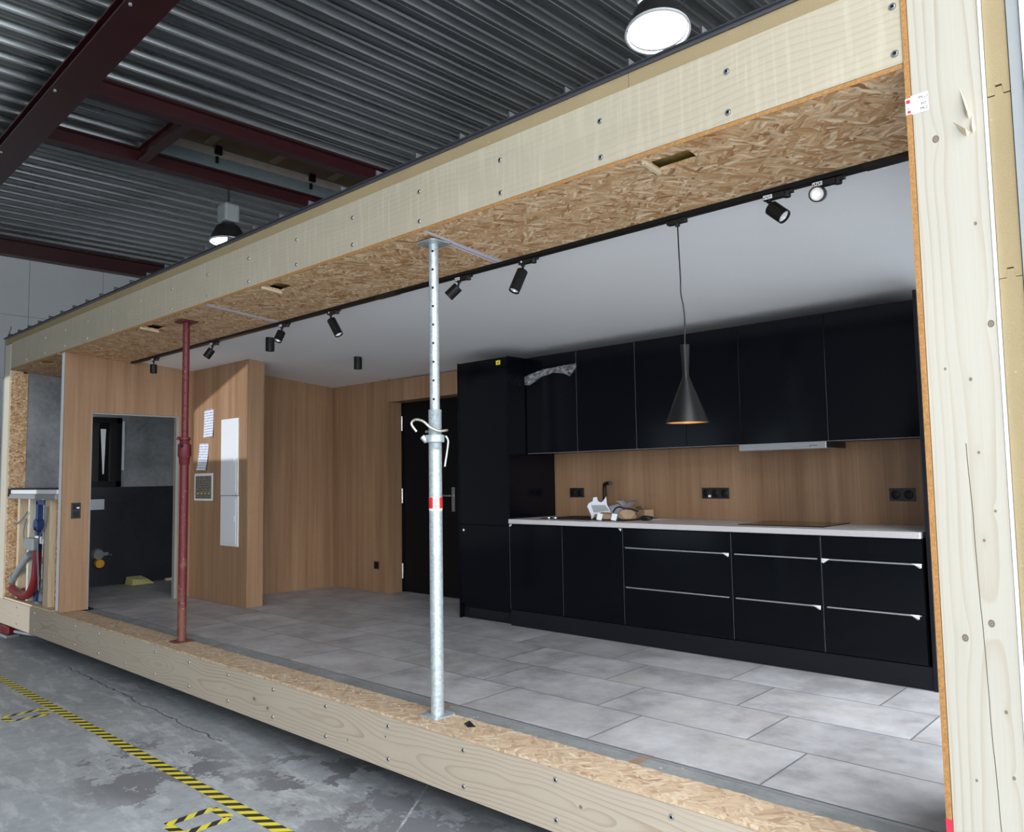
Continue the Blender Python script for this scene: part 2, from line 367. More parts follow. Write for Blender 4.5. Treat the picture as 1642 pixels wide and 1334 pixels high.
COPPER_IN = plain('copper_lacquer', (0.80, 0.42, 0.16), 0.3, 0.7, 0.05, 10)
TRIM_GREY = plaster('grey_levelling_strip', (0.17, 0.18, 0.185), (0.28, 0.29, 0.29), 6.0, 0.6)
HAZ_X = hazard('hazard_tape_long', 0)
LAMP_ON = emit('lamp_glow', (1.0, 0.98, 0.95), 9.0)
LED_WARM = emit('warm_led', (1.0, 0.72, 0.42), 1.2)
REFL = plain('lamp_reflector_inside', (0.86, 0.87, 0.88), 0.25, 0.2, 0.03, 6)
LAMP_GREY = plain('lamp_housing_grey', (0.36, 0.40, 0.405), 0.5, 0.1, 0.06, 8)
LAMP_DARK = plain('lamp_reflector_outside', (0.020, 0.020, 0.020), 0.4, 0, 0.15, 8)
RED_INK = plain('red_print', (0.62, 0.02, 0.03), 0.5, 0, 0.06, 30)
RED_SPRAY = plain('red_spray_paint', (0.72, 0.018, 0.05), 0.7, 0, 0.25, 60)
BLACK_INK = plain('black_print', (0.02, 0.02, 0.025), 0.6, 0, 0.05, 30)
BLUE_STEEL = plain('blue_powder_coat', (0.018, 0.040, 0.135), 0.4, 0, 0.1, 12)
PIPE_RED = plain('red_plastic_pipe', (0.15, 0.010, 0.014), 0.3, 0, 0.15, 12)
PIPE_GREY = plain('grey_plastic_pipe', (0.22, 0.24, 0.25), 0.4, 0, 0.1, 12)
CABLE_GREY = plain('grey_cable', (0.16, 0.17, 0.18), 0.5, 0, 0.1, 20)
YELLOW = plain('yellow_plastic', (0.75, 0.38, 0.02), 0.45, 0, 0.1, 20)
YELLOW_STICK = plain('yellow_sticker', (0.85, 0.72, 0.03), 0.5, 0, 0.04, 20)
SPONGE = plain('yellow_foam', (0.55, 0.50, 0.22), 0.9, 0, 0.2, 60, 0.1, 0.6)
WOOL = plain('mineral_wool', (0.38, 0.27, 0.09), 0.95, 0, 0.5, 50, 0.05, 0.9)
KRAFT = plain('brown_kraft_paper', (0.36, 0.235, 0.145), 0.7, 0, 0.12, 25)
STYRO = plain('white_moulded_pulp', (0.62, 0.65, 0.70), 0.6, 0, 0.05, 20)
LEAFLET = plain('grey_leaflet_paper', (0.42, 0.42, 0.48), 0.6, 0, 0.1, 20)
FOIL_WHITE = plaster('white_vapour_foil', (0.45, 0.48, 0.49), (0.66, 0.69, 0.70), 7.0, 0.4)
FILM = film('clear_protective_film')
TAB_WHITE = plain('white_film_tab', (0.80, 0.82, 0.84), 0.4, 0, 0.04, 30)
PRINT_A = printed('printed_sheet', (0.30, 0.36, 0.52), (0.76, 0.78, 0.82), 34.0, 0.45)
PLAN = printed('plan_sheet_dark', (0.42, 0.40, 0.30), (0.135, 0.125, 0.105), 38.0, 0.55)
TAPE_W = printed('printed_white_tape', (0.42, 0.36, 0.50), (0.74, 0.70, 0.74), 1.0, 0.5)
PANEL_BOARD = plain('pale_facade_board', (0.27, 0.285, 0.29), 0.6, 0, 0.05, 6)
ROOF_SHEET = plain('dark_grey_roof_sheet', (0.035, 0.038, 0.045), 0.5, 0.2, 0.1, 4)
ROOF_EDGE = brushed('grey_roof_flashing', (0.22, 0.23, 0.25), 0.45)
SOFFIT_DARK = plain('dark_roof_board', (0.15, 0.085, 0.045), 0.8, 0, 0.25, 6)
DARK_WOOD = plain('dusty_batten', (0.24, 0.17, 0.11), 0.8, 0, 0.15, 10)
CURB_GREY = plaster('grey_curb_sheet', (0.13, 0.165, 0.175), (0.18, 0.22, 0.23), 3.0)
CURB_BEIGE = plaster('beige_curb_plank', (0.34, 0.30, 0.25), (0.45, 0.40, 0.34), 5.0)

# ------------------------------------------------------------------ mesh helpers
def _ring_faces(bm, rings, closed=True):
    for a, b in zip(rings[:-1], rings[1:]):
        n = len(a)
        for i in range(n if closed else n - 1):
            j = (i + 1) % n
            try: bm.faces.new((a[i], a[j], b[j], b[i]))
            except ValueError: pass
def add(bm, s):
    k = s[0]
    if k == 'b':
        x0, x1, y0, y1, z0, z1 = s[1:7]
        v = [bm.verts.new((x, y, z)) for z in (z0, z1) for y in (y0, y1) for x in (x0, x1)]
        for f in ((0, 2, 3, 1), (4, 5, 7, 6), (0, 1, 5, 4), (2, 6, 7, 3), (0, 4, 6, 2), (1, 3, 7, 5)): bm.faces.new([v[i] for i in f])
    elif k == 'c':                                   # cylinder / cone p0 p1 r0 [r1 seg]
        p0, p1, r0 = Vector(s[1]), Vector(s[2]), s[3]; r1 = s[4] if len(s) > 4 and s[4] is not None else r0; n = s[5] if len(s) > 5 else 24
        q = (p1 - p0).to_track_quat('Z', 'Y')
        rg = []
        for p, r in ((p0, r0), (p1, r1)):
            rg.append([bm.verts.new(p + q @ Vector((r * math.cos(2 * math.pi * i / n), r * math.sin(2 * math.pi * i / n), 0))) for i in range(n)])
        _ring_faces(bm, rg); bm.faces.new(rg[0][::-1]); bm.faces.new(rg[1])
    elif k == 'l':                                   # lathe profile [(r,z)] origin [axis] [seg]
        prof, org = s[1], Vector(s[2]); ax = Vector(s[3]) if len(s) > 3 else Vector((0, 0, 1)); n = s[4] if len(s) > 4 else 32
        q = ax.to_track_quat('Z', 'Y'); rg = []
        for r, z in prof:
            rg.append([bm.verts.new(org + q @ Vector((max(r, 1e-5) * math.cos(2 * math.pi * i / n), max(r, 1e-5) * math.sin(2 * math.pi * i / n), z))) for i in range(n)])
        _ring_faces(bm, rg)
    elif k == 't':                                   # tube along points
        pts, r = [Vector(p) for p in s[1]], s[2]; n = s[3] if len(s) > 3 else 10; rg = []
        up = Vector((0.123, 0.456, 0.881)).normalized()
        for i, p in enumerate(pts):
            d = (pts[min(i + 1, len(pts) - 1)] - pts[max(i - 1, 0)]).normalized()
            a = d.cross(up)
            a = a.normalized() if a.length > 1e-4 else d.orthogonal().normalized()
            b = d.cross(a); up = a.cross(d) if False else up
            rg.append([bm.verts.new(p + r * (math.cos(2 * math.pi * j / n) * a + math.sin(2 * math.pi * j / n) * b)) for j in range(n)])
        _ring_faces(bm, rg); bm.faces.new(rg[0][::-1]); bm.faces.new(rg[-1])
    elif k == 'p':                                   # prism: poly2d, axis, a0, a1
        poly, ax, a0, a1 = s[1], s[2], s[3], s[4]
        def mk(u, w, a): return ((a, u, w), (u, a, w), (u, w, a))[ax]
        A = [bm.verts.new(mk(u, w, a0)) for u, w in poly]; B = [bm.verts.new(mk(u, w, a1)) for u, w in poly]
        _ring_faces(bm, [A, B]); bm.faces.new(A[::-1]); bm.faces.new(B)
    elif k == 'q':                                   # explicit verts, faces
        v = [bm.verts.new(p) for p in s[1]]
        for f in s[2]: bm.faces.new([v[i] for i in f])
def smooth_path(pts, n=6):
    P = [Vector(p) for p in pts]; out = []
    for i in range(len(P) - 1):
        p0, p1, p2, p3 = P[max(i - 1, 0)], P[i], P[i + 1], P[min(i + 2, len(P) - 1)]
        for k in range(n):
            t = k / n
            out.append(0.5 * ((2 * p1) + (p2 - p0) * t + (2 * p0 - 5 * p1 + 4 * p2 - p3) * t * t + (-p0 + 3 * p1 - 3 * p2 + p3) * t ** 3))
    out.append(P[-1]); return out
def obj(name, mat, shapes, parent=None, bevel=0.0, smooth=False, deform=None, loc=(0, 0, 0)):
    bm = bmesh.new()
    for s in shapes: add(bm, s)
    if deform:
        for v in bm.verts: v.co = deform(v.co)
    bmesh.ops.recalc_face_normals(bm, faces=bm.faces)
    me = bpy.data.meshes.new(name); bm.to_mesh(me); bm.free()
    if smooth:
        for p in me.polygons: p.use_smooth = True
        try: me.set_sharp_from_angle(angle=math.radians(40))
        except Exception: pass
    me.materials.append(mat)
    o = bpy.data.objects.new(name, me); COL.objects.link(o); o.location = loc
    if parent is not None: o.parent = parent
    if bevel:
        m = o.modifiers.new('bevel', 'BEVEL'); m.width = bevel; m.segments = 2; m.limit_method = 'ANGLE'
    return o
def tag(o, label=None, cat=None, group=None, kind=None):
    if label: o['label'] = label
    if cat: o['category'] = cat
    if group: o['group'] = group
    if kind: o['kind'] = kind
    return o
def thing(name, label, cat, loc=(0, 0, 0), rotz=0.0, group=None):
    o = bpy.data.objects.new(name, None); COL.objects.link(o); o.location = loc; o.rotation_euler = (0, 0, rotz); o.empty_display_size = 0.1
    return tag(o, label, cat, group)
def struct(name, mat, shapes, label=None, **kw):
    o = obj(name, mat, shapes, **kw); tag(o, label, None, None, 'structure'); return o
def sstruct(name, label, loc=(0, 0, 0)):
    o = bpy.data.objects.new(name, None); COL.objects.link(o); o.location = loc; return tag(o, label, None, None, 'structure')
def copy_tree(o, parent=None):
    c = o.copy(); COL.objects.link(c)
    if parent is not None: c.parent = parent
    for ch in o.children: copy_tree(ch, c)
    return c
def text_mesh(name, body, size, mat, parent, loc, rot, depth=0.0004):
    cu = bpy.data.curves.new(name, 'FONT'); cu.body = body; cu.size = size; cu.extrude = depth; cu.align_x = 'CENTER'; cu.align_y = 'CENTER'
    tmp = bpy.data.objects.new(name, cu); COL.objects.link(tmp)
    dg = bpy.context.evaluated_depsgraph_get(); me = bpy.data.meshes.new_from_object(tmp.evaluated_get(dg))
    bpy.data.objects.remove(tmp); me.materials.clear(); me.materials.append(mat)
    o = bpy.data.objects.new(name, me); COL.objects.link(o); o.parent = parent; o.location = loc; o.rotation_euler = rot
    return o
SLOPE = 0.085
def zc(y): return 2.660 - SLOPE * (y - 2.785)          # underside of the pitched module ceiling
def pitch(co): return Vector((co.x, co.y, co.z - SLOPE * (co.y - 2.785)))

# ------------------------------------------------------------------ hall shell (its axes are turned 1.8 degrees against the module)
HR = math.radians(-1.8)
def hall(o): o.rotation_euler = (0, 0, HR); return o
ZG = -0.48
hall(struct('floor', CONC, [('b', -16, 9, -8, 13, ZG - 0.1, ZG)], 'grey worn concrete floor of the production hall'))
# trapezoidal roof deck, ribs running front to back; a rectangular roof opening is left out
def deck_profile(x0, x1):
    P, n = 0.305, int(round((x1 - x0) / 0.305)); pts = []
    for i in range(n):
        x = x0 + i * P
        pts += [(x, 5.39), (x + 0.105, 5.39), (x + 0.128, 5.372), (x + 0.148, 5.315), (x + 0.158, 5.30), (x + 0.205, 5.30), (x + 0.212, 5.306), (x + 0.219, 5.30), (x + 0.262, 5.30), (x + 0.272, 5.315), (x + 0.29, 5.372)]
    pts.append((x0 + n * P, 5.39)); return pts
def deck_sheet(x0, x1, y0, y1):
    pr = deck_profile(x0, x1); n = len(pr)
    v = [(x, y, z) for y in (y0, y1) for x, z in pr] + [(x, y, z + 0.012) for y in (y0, y1) for x, z in pr]
    f = [(i, i + 1, n + i + 1, n + i) for i in range(n - 1)] + [(2 * n + i, 3 * n + i, 3 * n + i + 1, 2 * n + i + 1) for i in range(n - 1)]
    return ('q', v, f)
hx0, hx1 = -9.613, -8.393
o = hall(struct('ceiling', DECK, [deck_sheet(-15.103, hx0, -8, 13), deck_sheet(hx0, hx1, -8, 3.5), deck_sheet(hx0, hx1, 6.9, 13), deck_sheet(hx1, 1.367, -8, 13), deck_sheet(4.72, 9.3, -8, 13)], 'galvanised trapezoidal roof deck over the hall'))
hall(struct('wall_left', HALL_WALL, [('b', -15.0, -14.85, -8, 13, ZG, 5.30)], 'pale grey panelled end wall of the hall'))
hall(struct('wall_back', HALL_DARK, [('b', -14.85, 9, 12.6, 12.75, ZG, 5.30)], 'dark back wall of the hall'))
# front wall: gate opening, plus two added openings shaped to cast the sun patches
def front_wall():
    y0, y1 = -7.6, -7.45; s = []
    B = lambda a, b, c, d: s.append(('b', a, b, y0, y1, c, d))
    dx = 0.0
    B(-14.85, -11.6, ZG, 5.30); B(-11.6, -9.62, 2.60, 5.30)
    B(-9.62, -8.72, ZG, 5.30)
    B(-8.72, -7.53, ZG, 1.56)
    s.append(('p', [(-8.72, 2.13), (-7.53, 2.54), (-7.53, 5.30), (-8.72, 5.30)], 1, y0, y1))
    B(-7.53, 1.8, ZG, 5.30); B(1.8, 8.6, 4.4, 5.30); B(8.6, 9.0, ZG, 5.30)
    return s
struct('wall_front', HALL_WALL, front_wall(), 'hall wall behind the camera with gate and two added light-shaping openings')
hall(struct('wall_right', HALL_WALL, [('b', 8.4, 8.55, -8, -0.6, ZG, 5.30), ('b', 8.4, 8.55, -0.6, 7.0, 4.4, 5.30), ('b', 8.4, 8.55, 7.0, 12.6, ZG, 5.30)], 'hall end wall with open gate to the right'))

struct('wall_sun_blocker', HALL_WALL, [('b', 0.5, 10.5, -16.2, -16.0, ZG, 7.0)], 'added unseen wall outside the front gate that blocks the sun')  # added out of view to keep the low sun out of the gate

def i_beam(name, label, along, c, a0, a1, zb, zt, w, group=None):
    tw, tf = 0.012, 0.018
    if along == 0: sh = [('b', a0, a1, c - w / 2, c + w / 2, zb, zb + tf), ('b', a0, a1, c - w / 2, c + w / 2, zt - tf, zt), ('b', a0, a1, c - tw / 2, c + tw / 2, zb + tf, zt - tf)]
    else: sh = [('b', c - w / 2, c + w / 2, a0, a1, zb, zb + tf), ('b', c - w / 2, c + w / 2, a0, a1, zt - tf, zt), ('b', c - tw / 2, c + tw / 2, a0, a1, zb + tf, zt - tf)]
    return hall(tag(obj(name, STEEL_RED, sh), label, 'steel beam', group))
gird = hall(thing('steel_girder', 'big dark red steel girder crossing the upper left corner under the corrugated roof', 'steel beam'))
gp = [('b', -14.6, 8.3, 2.11, 2.41, 5.0, 5.018), ('b', -14.6, 8.3, 2.11, 2.41, 5.10, 5.118), ('b', -14.6, 8.3, 2.25, 2.27, 5.018, 5.10)]
obj('profile', STEEL_RED, gp, gird)
for x in (-10.05, -8.1, -6.2):
    obj('bolt', LAMP_GREY, [('c', (x, 2.15, 4.985), (x, 2.15, 5.0), 0.014, None, 8)], gird)
i_beam('steel_purlin', 'dark red steel purlin along the right edge of the roof opening', 1, -8.22, 2.2, 12.5, 5.12, 5.298, 0.14, 'purlins beside the roof opening')
i_beam('steel_purlin', 'dark red steel purlin along the left edge of the roof opening', 1, -9.68, 2.2, 12.5, 5.12, 5.298, 0.14, 'purlins beside the roof opening')
i_beam('steel_trimmer', 'short dark red steel trimmer joining the two purlins at the roof opening', 0, 3.50, -9.605, -8.295, 5.13, 5.295, 0.11)
i_beam('steel_wall_beam', 'dark red steel beam along the top of the pale hall end wall', 1, -14.74, -7, 12.5, 5.03, 5.298, 0.18)
# roof opening: kerb, plank, boarded top
hatch = hall(thing('roof_opening_kerb', 'boarded kerb box in the roof opening between the two red purlins', 'roof kerb', (-9.0 * math.cos(HR) - 5.0 * math.sin(HR), -9.0 * math.sin(HR) + 5.0 * math.cos(HR), 5.3)))
obj('kerb_sheet', CURB_GREY, [('b', -0.66, -0.60, -1.44, 1.9, 0.0, 0.15), ('b', 0.61, 0.66, -1.44, 1.9, 0.0, 0.30)], hatch)
obj('kerb_plank', CURB_BEIGE, [('b', -0.66, -0.57, -1.44, 1.9, 0.15, 0.25)], hatch)
obj('end_board', CURB_BEIGE, [('b', -0.57, 0.61, 1.84, 1.9, 0.0, 0.3)], hatch)
obj('end_board', CURB_GREY, [('b', -0.60, 0.61, -1.5, -1.44, 0.1, 0.3)], hatch)
obj('top_board', SOFFIT_DARK, [('b', -0.70, 0.70, -1.5, 1.9, 0.30, 0.34)], hatch)
for y in (-0.75, 0.15, 1.05): obj('batten', DARK_WOOD, [('b', -0.57, 0.6, y, y + 0.09, 0.272, 0.30)], hatch)
for y in (-0.62, 0.75): obj('bracket', BLACK_MATT, [('b', -0.575, -0.53, y, y + 0.09, 0.17, 0.28), ('b', -0.60, -0.57, y + 0.03, y + 0.06, 0.07, 0.17)], hatch)

def high_bay(loc, label, tilt=0.0, slot=False):
    t = thing('high_bay_lamp', label, 'ceiling lamp', loc, 0, 'high bay lamps of the hall')
    D = 0.235
    obj('reflector', LAMP_DARK, [('l', [(0.12, 0.215), (0.15, 0.19), (0.19, 0.11), (0.225, 0.03), (D, 0.004), (D, 0.0), (D - 0.012, 0.0), (0.20, 0.07), (0.16, 0.155), (0.10, 0.20), (0.0, 0.205)], (0, 0, 0), (0, 0, 1), 40)], t, smooth=True)
    obj('rim', REFL, [('l', [(D + 0.002, 0.006), (D + 0.006, -0.012), (D - 0.01, -0.014), (D - 0.014, 0.004)], (0, 0, 0), (0, 0, 1), 40)], t, smooth=True)
    obj('lens', LAMP_ON, [('l', [(0.0, 0.014), (0.15, 0.014), (0.213, 0.014), (0.213, 0.020), (0.0, 0.022)], (0, 0, 0), (0, 0, 1), 40)], t, smooth=True)
    fins = []
    obj('housing', LAMP_GREY, [('b', -0.115, 0.115, -0.105, 0.105, 0.245, 0.49)], t, bevel=0.03)
    if slot: obj('light_slot', LAMP_ON, [('l', [(0.121, 0.214), (0.112, 0.222), (0.088, 0.223)], (0, 0, 0), (0, 0, 1), 32)], t, smooth=True)
    obj('neck', LAMP_DARK, [('c', (0, 0, 0.205), (0, 0, 0.25), 0.085)], t)
    obj('hanger', LAMP_DARK, [('c', (0, 0, 0.54), (0, 0, 5.31 - loc[2]), 0.012, None, 10)], t)
    d = bpy.data.lights.new('bulb', 'SPOT'); d.energy = 160; d.spot_size = math.radians(130); d.spot_blend = 0.6; d.shadow_soft_size = 0.2; d.color = (1, 0.97, 0.93)
    lo = bpy.data.objects.new('bulb', d); COL.objects.link(lo); lo.parent = t; lo.location = (0, 0, -0.03)
    t.rotation_euler = Matrix.Rotation(tilt, 4, Vector((0.735, 0.678, 0))).to_euler()
    return t
high_bay((-2.96, 4.86, 4.53), 'large glowing high bay lamp hanging closest, above the right half of the module', math.radians(-9), True)
high_bay((-9.62, 4.98, 4.43), 'small far high bay lamp with grey box housing above the red prop')

# floor marking tape
ht = tag(obj('hazard_tape', HAZ_X, [('b', -14.0, -1.2, 2.19, 2.262, ZG, ZG + 0.0008)]), 'long yellow and black hazard tape line on the concrete floor', 'floor tape')
def mark(loc, label):
    t = thing('floor_marking', label, 'floor tape', loc, 0, 'small square tape marks')
    for (a, b) in (((-0.085, -0.13), (-0.095, 0.125)), ((-0.095, 0.125), (0.075, 0.135)), ((0.095, 0.125), (0.085, -0.09)), ((0.085, -0.12), (-0.06, -0.13))):
        a, b = Vector(a + (0,)), Vector(b + (0,)); L = (b - a).length
        s = obj('tape_strip', HAZ_X, [('b', 0, L, -0.025, 0.025, 0, 0.0008)], t); s.location = a + Vector((0, 0, 0.0004 * random.random()))
        s.rotation_euler = (0, 0, math.atan2((b - a).y, (b - a).x))
    return t
mark((-4.11, 2.0, ZG), 'small square of hazard tape on the floor close to the bottom edge')
mark((-6.97, 2.01, ZG), 'small square of hazard tape on the floor farther back at the left')
rc = thing('floor_jack', 'red and grey jack lying on the floor under the left end of the sill beam', 'jack', (-10.74, 2.90, ZG))
obj('body', PIPE_RED, [('b', -0.16, 0.12, -0.05, 0.05, 0.03, 0.13)], rc, bevel=0.02)
obj('base_plate', PIPE_GREY, [('b', -0.2, 0.15, -0.07, 0.07, 0.0, 0.03)], rc, bevel=0.006)
obj('lever', PIPE_GREY, [('t', [(0.05, 0, 0.07), (0.25, 0.10, 0.045), (0.45, 0.22, 0.025)], 0.02)], rc, smooth=True)

# ------------------------------------------------------------------ module frame
def screws(beam, xs, zs, y=2.785):
    for x in xs:
        for z in zs:
            obj('screw', STAINLESS, [('l', [(0.0, -0.004), (0.007, -0.004), (0.008, -0.001), (0.013, -0.001), (0.014, 0.004)], (0, 0, 0), (0, 1, 0), 14)], beam, smooth=True, loc=(x, y - 0.001, z))
            obj('screw_recess', BLACK_MATT, [('l', [(0.0, -0.0045), (0.006, -0.0045), (0.006, -0.003)], (0, 0, 0), (0, 1, 0), 8)], beam, loc=(x, y - 0.001, z))
def screw_list(xs, zs):
    return xs, zs
hb = thing('header_beam', 'long pale timber beam across the top of the module opening', 'timber beam')
obj('timber', W_BEAM_TOP, [('b', -10.56, -0.751, 2.785, 2.86, 2.645, 2.952)], hb, bevel=0.002)
screws(hb, [-0.776 - 0.6145 * i for i in range(16)], (2.852, 2.686))
sb = thing('sill_beam', 'long timber beam along the floor edge of the module opening', 'timber beam')
obj('timber', W_BEAM_LOW, [('b', -10.85, 0.3, 2.785, 2.87, -0.30, -0.02)], sb, bevel=0.003)
screws(sb, [-1.745 - 0.5935 * i for i in range(15)], (-0.069, -0.243))
tag(obj('metal_drip_edge', BLACK_MATT, [('b', -10.8, 0.3, 2.80, 2.86, -0.312, -0.301)]), 'black edge strip under the long sill beam', 'edge strip')
struct('trim_1', BLACK_PLINTH, [('b', -10.8, 0.3, 2.95, 5.95, -0.31, -0.03)], 'dark underside and floor build-up of the module')

# right corner
po = thing('corner_post', 'wide pale spruce post at the right end of the opening', 'timber post')
obj('timber', W_POST, [('b', -0.733, -0.528, 2.785, 2.99, -0.30, 3.15)], po, bevel=0.002)
st = obj('sticker', WHITE_PAPER, [('b', -0.7345, -0.683, 2.7838, 2.7848, 2.458, 2.522)], po); st['label'] = 'small white paper label'
for body, z in (('MLL1', 2.508), ('M7', 2.485), ('ML2', 2.470)): text_mesh('lettering', body, 0.013, BLACK_INK, st, (-0.697, 2.7834, z), (math.pi / 2, 0, 0))
for k, (x, z, dx, dz, w) in enumerate(((-0.570, 2.40, -0.02, 0.10, 0.008), (-0.578, 2.345, -0.035, 0.045, 0.010), (-0.560, 2.35, 0.004, 0.05, 0.007))):
    s = obj('splinter', W_BATTEN, [('q', [(x - w, 2.785, z), (x + w, 2.785, z), (x, 2.768, z + 0.01), (x + dx, 2.772, z + dz), (x, 2.785, z - 0.01)], [(0, 1, 2), (0, 2, 3), (1, 3, 2), (0, 3, 1), (0, 4, 1), (0, 2, 4), (1, 4, 2)])], po)
obs = thing('strand_board_strip', 'narrow strand board edge standing along the left side of the corner post', 'board strip')
obj('board', OSB_EDGE, [('b', -0.7505, -0.7345, 2.781, 2.99, -0.02, 3.12)], obs)
for z0, z1 in ((0.10, 0.195), (-0.015, 0.055)):
    s = obj('paint_mark', RED_SPRAY, [('b', -0.7515, -0.7335, 2.7802, 2.7812, z0, z1)], obs); s['label'] = 'red spray paint mark'
lb = obj('sticker', WHITE_PAPER, [('b', -0.7515, -0.7335, 2.7802, 2.7812, 2.46, 2.515)], obs)
obj('red_print', RED_INK, [('b', -0.749, -0.737, 2.7798, 2.7803, 2.497, 2.509)], lb); obj('red_print', RED_INK, [('b', -0.746, -0.736, 2.7798, 2.7803, 2.463, 2.472)], lb)
tag(obj('white_batten', WHITE_PAINT, [('b', -0.527, -0.519, 2.782, 2.98, -0.30, 3.15)]), 'thin white sealing strip between corner post and insulation boards', 'strip')
# wood fibre boards with tongue joints
def fib(z0, z1, tongue, groove):
    x0, x1 = -0.517, -0.455
    pl = [(x0, z0), (x0 + 0.02, z0)] + ([(x0 + 0.022, z0 + 0.03), (x0 + 0.04, z0 + 0.03), (x0 + 0.044, z0)] if groove else []) + [(x1, z0), (x1, z1)] + \
         ([(x0 + 0.044, z1 + 0.0), (x0 + 0.040, z1 + 0.028), (x0 + 0.022, z1 + 0.028), (x0 + 0.02, z1)] if tongue else []) + [(x0, z1)]
    return ('p', pl, 1, 2.795, 2.99)
fb = 'wood fibre boards beside the corner post'
tag(obj('insulation_board', FIBRE, [fib(2.447, 3.15, False, True)]), 'topmost brown wood fibre insulation board beside the corner post', 'insulation board', fb)
tag(obj('insulation_board', FIBRE, [fib(1.865, 2.443, True, True)]), 'second brown wood fibre board from the top beside the corner post', 'insulation board', fb)
tag(obj('insulation_board', FIBRE, [fib(0.72, 1.863, True, True)]), 'third brown wood fibre board beside the corner post, about half way up', 'insulation board', fb)
tag(obj('insulation_board', FIBRE, [fib(-0.30, 0.718, True, False)]), 'lowest brown wood fibre board beside the corner post', 'insulation board', fb)
tag(obj('facade_board', PANEL_BOARD, [('b', -0.452, -0.418, 2.79, 2.99, -0.30, 3.15)]), 'pale grey facade board at the right edge outside the fibre insulation', 'board')
tag(obj('facade_edge_strip', WHITE_PAINT, [('b', -0.416, -0.406, 2.782, 2.99, -0.30, 2.99)]), 'white edge strip on the outer side of the pale facade board', 'strip')

# right end wall of the module with a large glazed opening behind the corner post
wr = struct('wall_module_right', WHITE_CEIL, [('b', -0.73, -0.46, 3.0, 3.55, -0.02, 2.70), ('b', -0.73, -0.46, 3.55, 5.45, 2.25, 2.62), ('b', -0.73, -0.46, 5.45, 5.95, -0.02, 2.55)], 'right end wall of the module around a large glazed opening')
# left corner
tag(obj('corner_post', W_PALE, [('b', -10.80, -10.60, 2.785, 2.93, -0.02, 2.945)], bevel=0.002), 'pale timber post at the far left end of the opening', 'timber post')
tag(obj('facade_batten', PANEL_BOARD, [('b', -10.90, -10.815, 2.80, 2.95, -0.30, 3.02)]), 'pale facade batten outside the left corner post', 'board')

# roof edge
ins = 'wood fibre strips on the header beam'
for a, b, lab in ((-0.751, -1.85, 'wood fibre strip on the header beam, first length from the corner post'), (-1.853, -4.6, 'wood fibre strip on the header beam, second length from the corner post'),
                  (-4.603, -7.5, 'wood fibre strip on the header beam above the red prop'), (-7.503, -10.80, 'wood fibre strip on the header beam at its far left end')):
    tag(obj('insulation_strip', FIBRE, [('b', b, a, 2.79, 2.87, 2.953, 3.018)]), lab, 'insulation board', ins)
rf = thing('metal_roof', 'dark standing seam sheet roof on top of the module', 'roof')
obj('sheet', ROOF_SHEET, [('b', -10.85, -0.3, 2.772, 6.0, 3.034, 3.041)], rf, deform=pitch)
obj('edge_flashing', ROOF_EDGE, [('b', -10.85, -0.3, 2.782, 2.79, 3.019, 3.036)], rf)
for i in range(30):
    x = -0.43 - 0.353 * i
    if x > -10.8: obj('seam', ROOF_SHEET, [('b', x - 0.006, x + 0.006, 2.776, 6.0, 3.04, 3.076)], rf, deform=pitch, bevel=0.003)
tag(obj('roof_cable', CABLE_GREY, [('t', smooth_path([(-10.82, 2.80, 3.03), (-10.80, 2.80, 3.05), (-10.72, 2.80, 3.10), (-10.66, 2.80, 3.16)]), 0.006)], smooth=True), 'thin cable end sticking up at the left roof corner', 'cable')

# ceiling and soffit
struct('ceiling_module', WHITE_CEIL, [('b', -10.6, -0.735, 3.415, 5.95, 2.660, 2.72)], 'smooth white pitched ceiling inside the module', deform=pitch)
def soffit(x0, x1, holes, label):
    s = []; y0, y1 = 2.79, 3.412; xs = x0
    for (a, b, c, d) in holes:
        s += [('b', xs, a, y0, y1, 2.632, 2.6445), ('b', a, b, y0, c, 2.632, 2.6445) if c > y0 + 0.005 else None, ('b', a, b, d, y1, 2.632, 2.6445)]; xs = b
    s.append(('b', xs, x1, y0, y1, 2.632, 2.6445)); s = [q for q in s if q]
    o = obj('soffit_board', OSB, s, deform=pitch); obj('board_edge', OSB_EDGE, [('b', x0, x1, 2.7875, 2.7895, 2.628, 2.6445)], o, deform=pitch); return tag(o, label, 'board', 'strand board soffit panels')
HOLES = [(-1.81, -1.615, 2.86, 2.95), (-4.93, -4.75, 2.835, 2.95), (-6.95, -6.75, 2.83, 2.95), (-9.75, -9.5, 2.83, 2.95)]
soffit(-3.228, -0.752, [HOLES[0]], 'strand board ceiling panel with rectangular cut-out to the right of the galvanised prop')
soffit(-5.748, -3.232, [HOLES[1]], 'strand board ceiling panel between the two steel props')
soffit(-8.765, -5.752, [HOLES[2]], 'strand board ceiling panel above the red prop')
soffit(-10.595, -8.99, [HOLES[3]], 'strand board ceiling panel over the open wall frame at the far left')
for h, lab in zip(HOLES, ('yellow mineral wool showing in the cut-out near the corner post', 'mineral wool in the soffit cut-out between the props', 'mineral wool in the soffit cut-out beside the red prop head', 'mineral wool in the soffit cut-out over the far left frame')):
    a, b, c, d = h
    tag(obj('mineral_wool', WOOL, [('b', a - 0.06, b + 0.06, 2.863, d + 0.10, 2.680 if h is not HOLES[3] else 2.648, 2.72)], deform=pitch), lab, 'insulation', 'wool in the soffit cut-outs')
for h, lab in zip(HOLES[:3], ('small light batten end at the cut-out near the corner post', 'small light batten end at the cut-out between the props', 'small light batten end at the cut-out beside the red prop')):
    a, b, c, d = h
    tag(obj('batten_end', W_BATTEN, [('b', a - 0.012, a + 0.004, c - 0.03, d + 0.01, 2.615, 2.6315)], deform=pitch), lab, 'batten', 'batten ends at the soffit')
tg = 'joint tapes on the soffit'
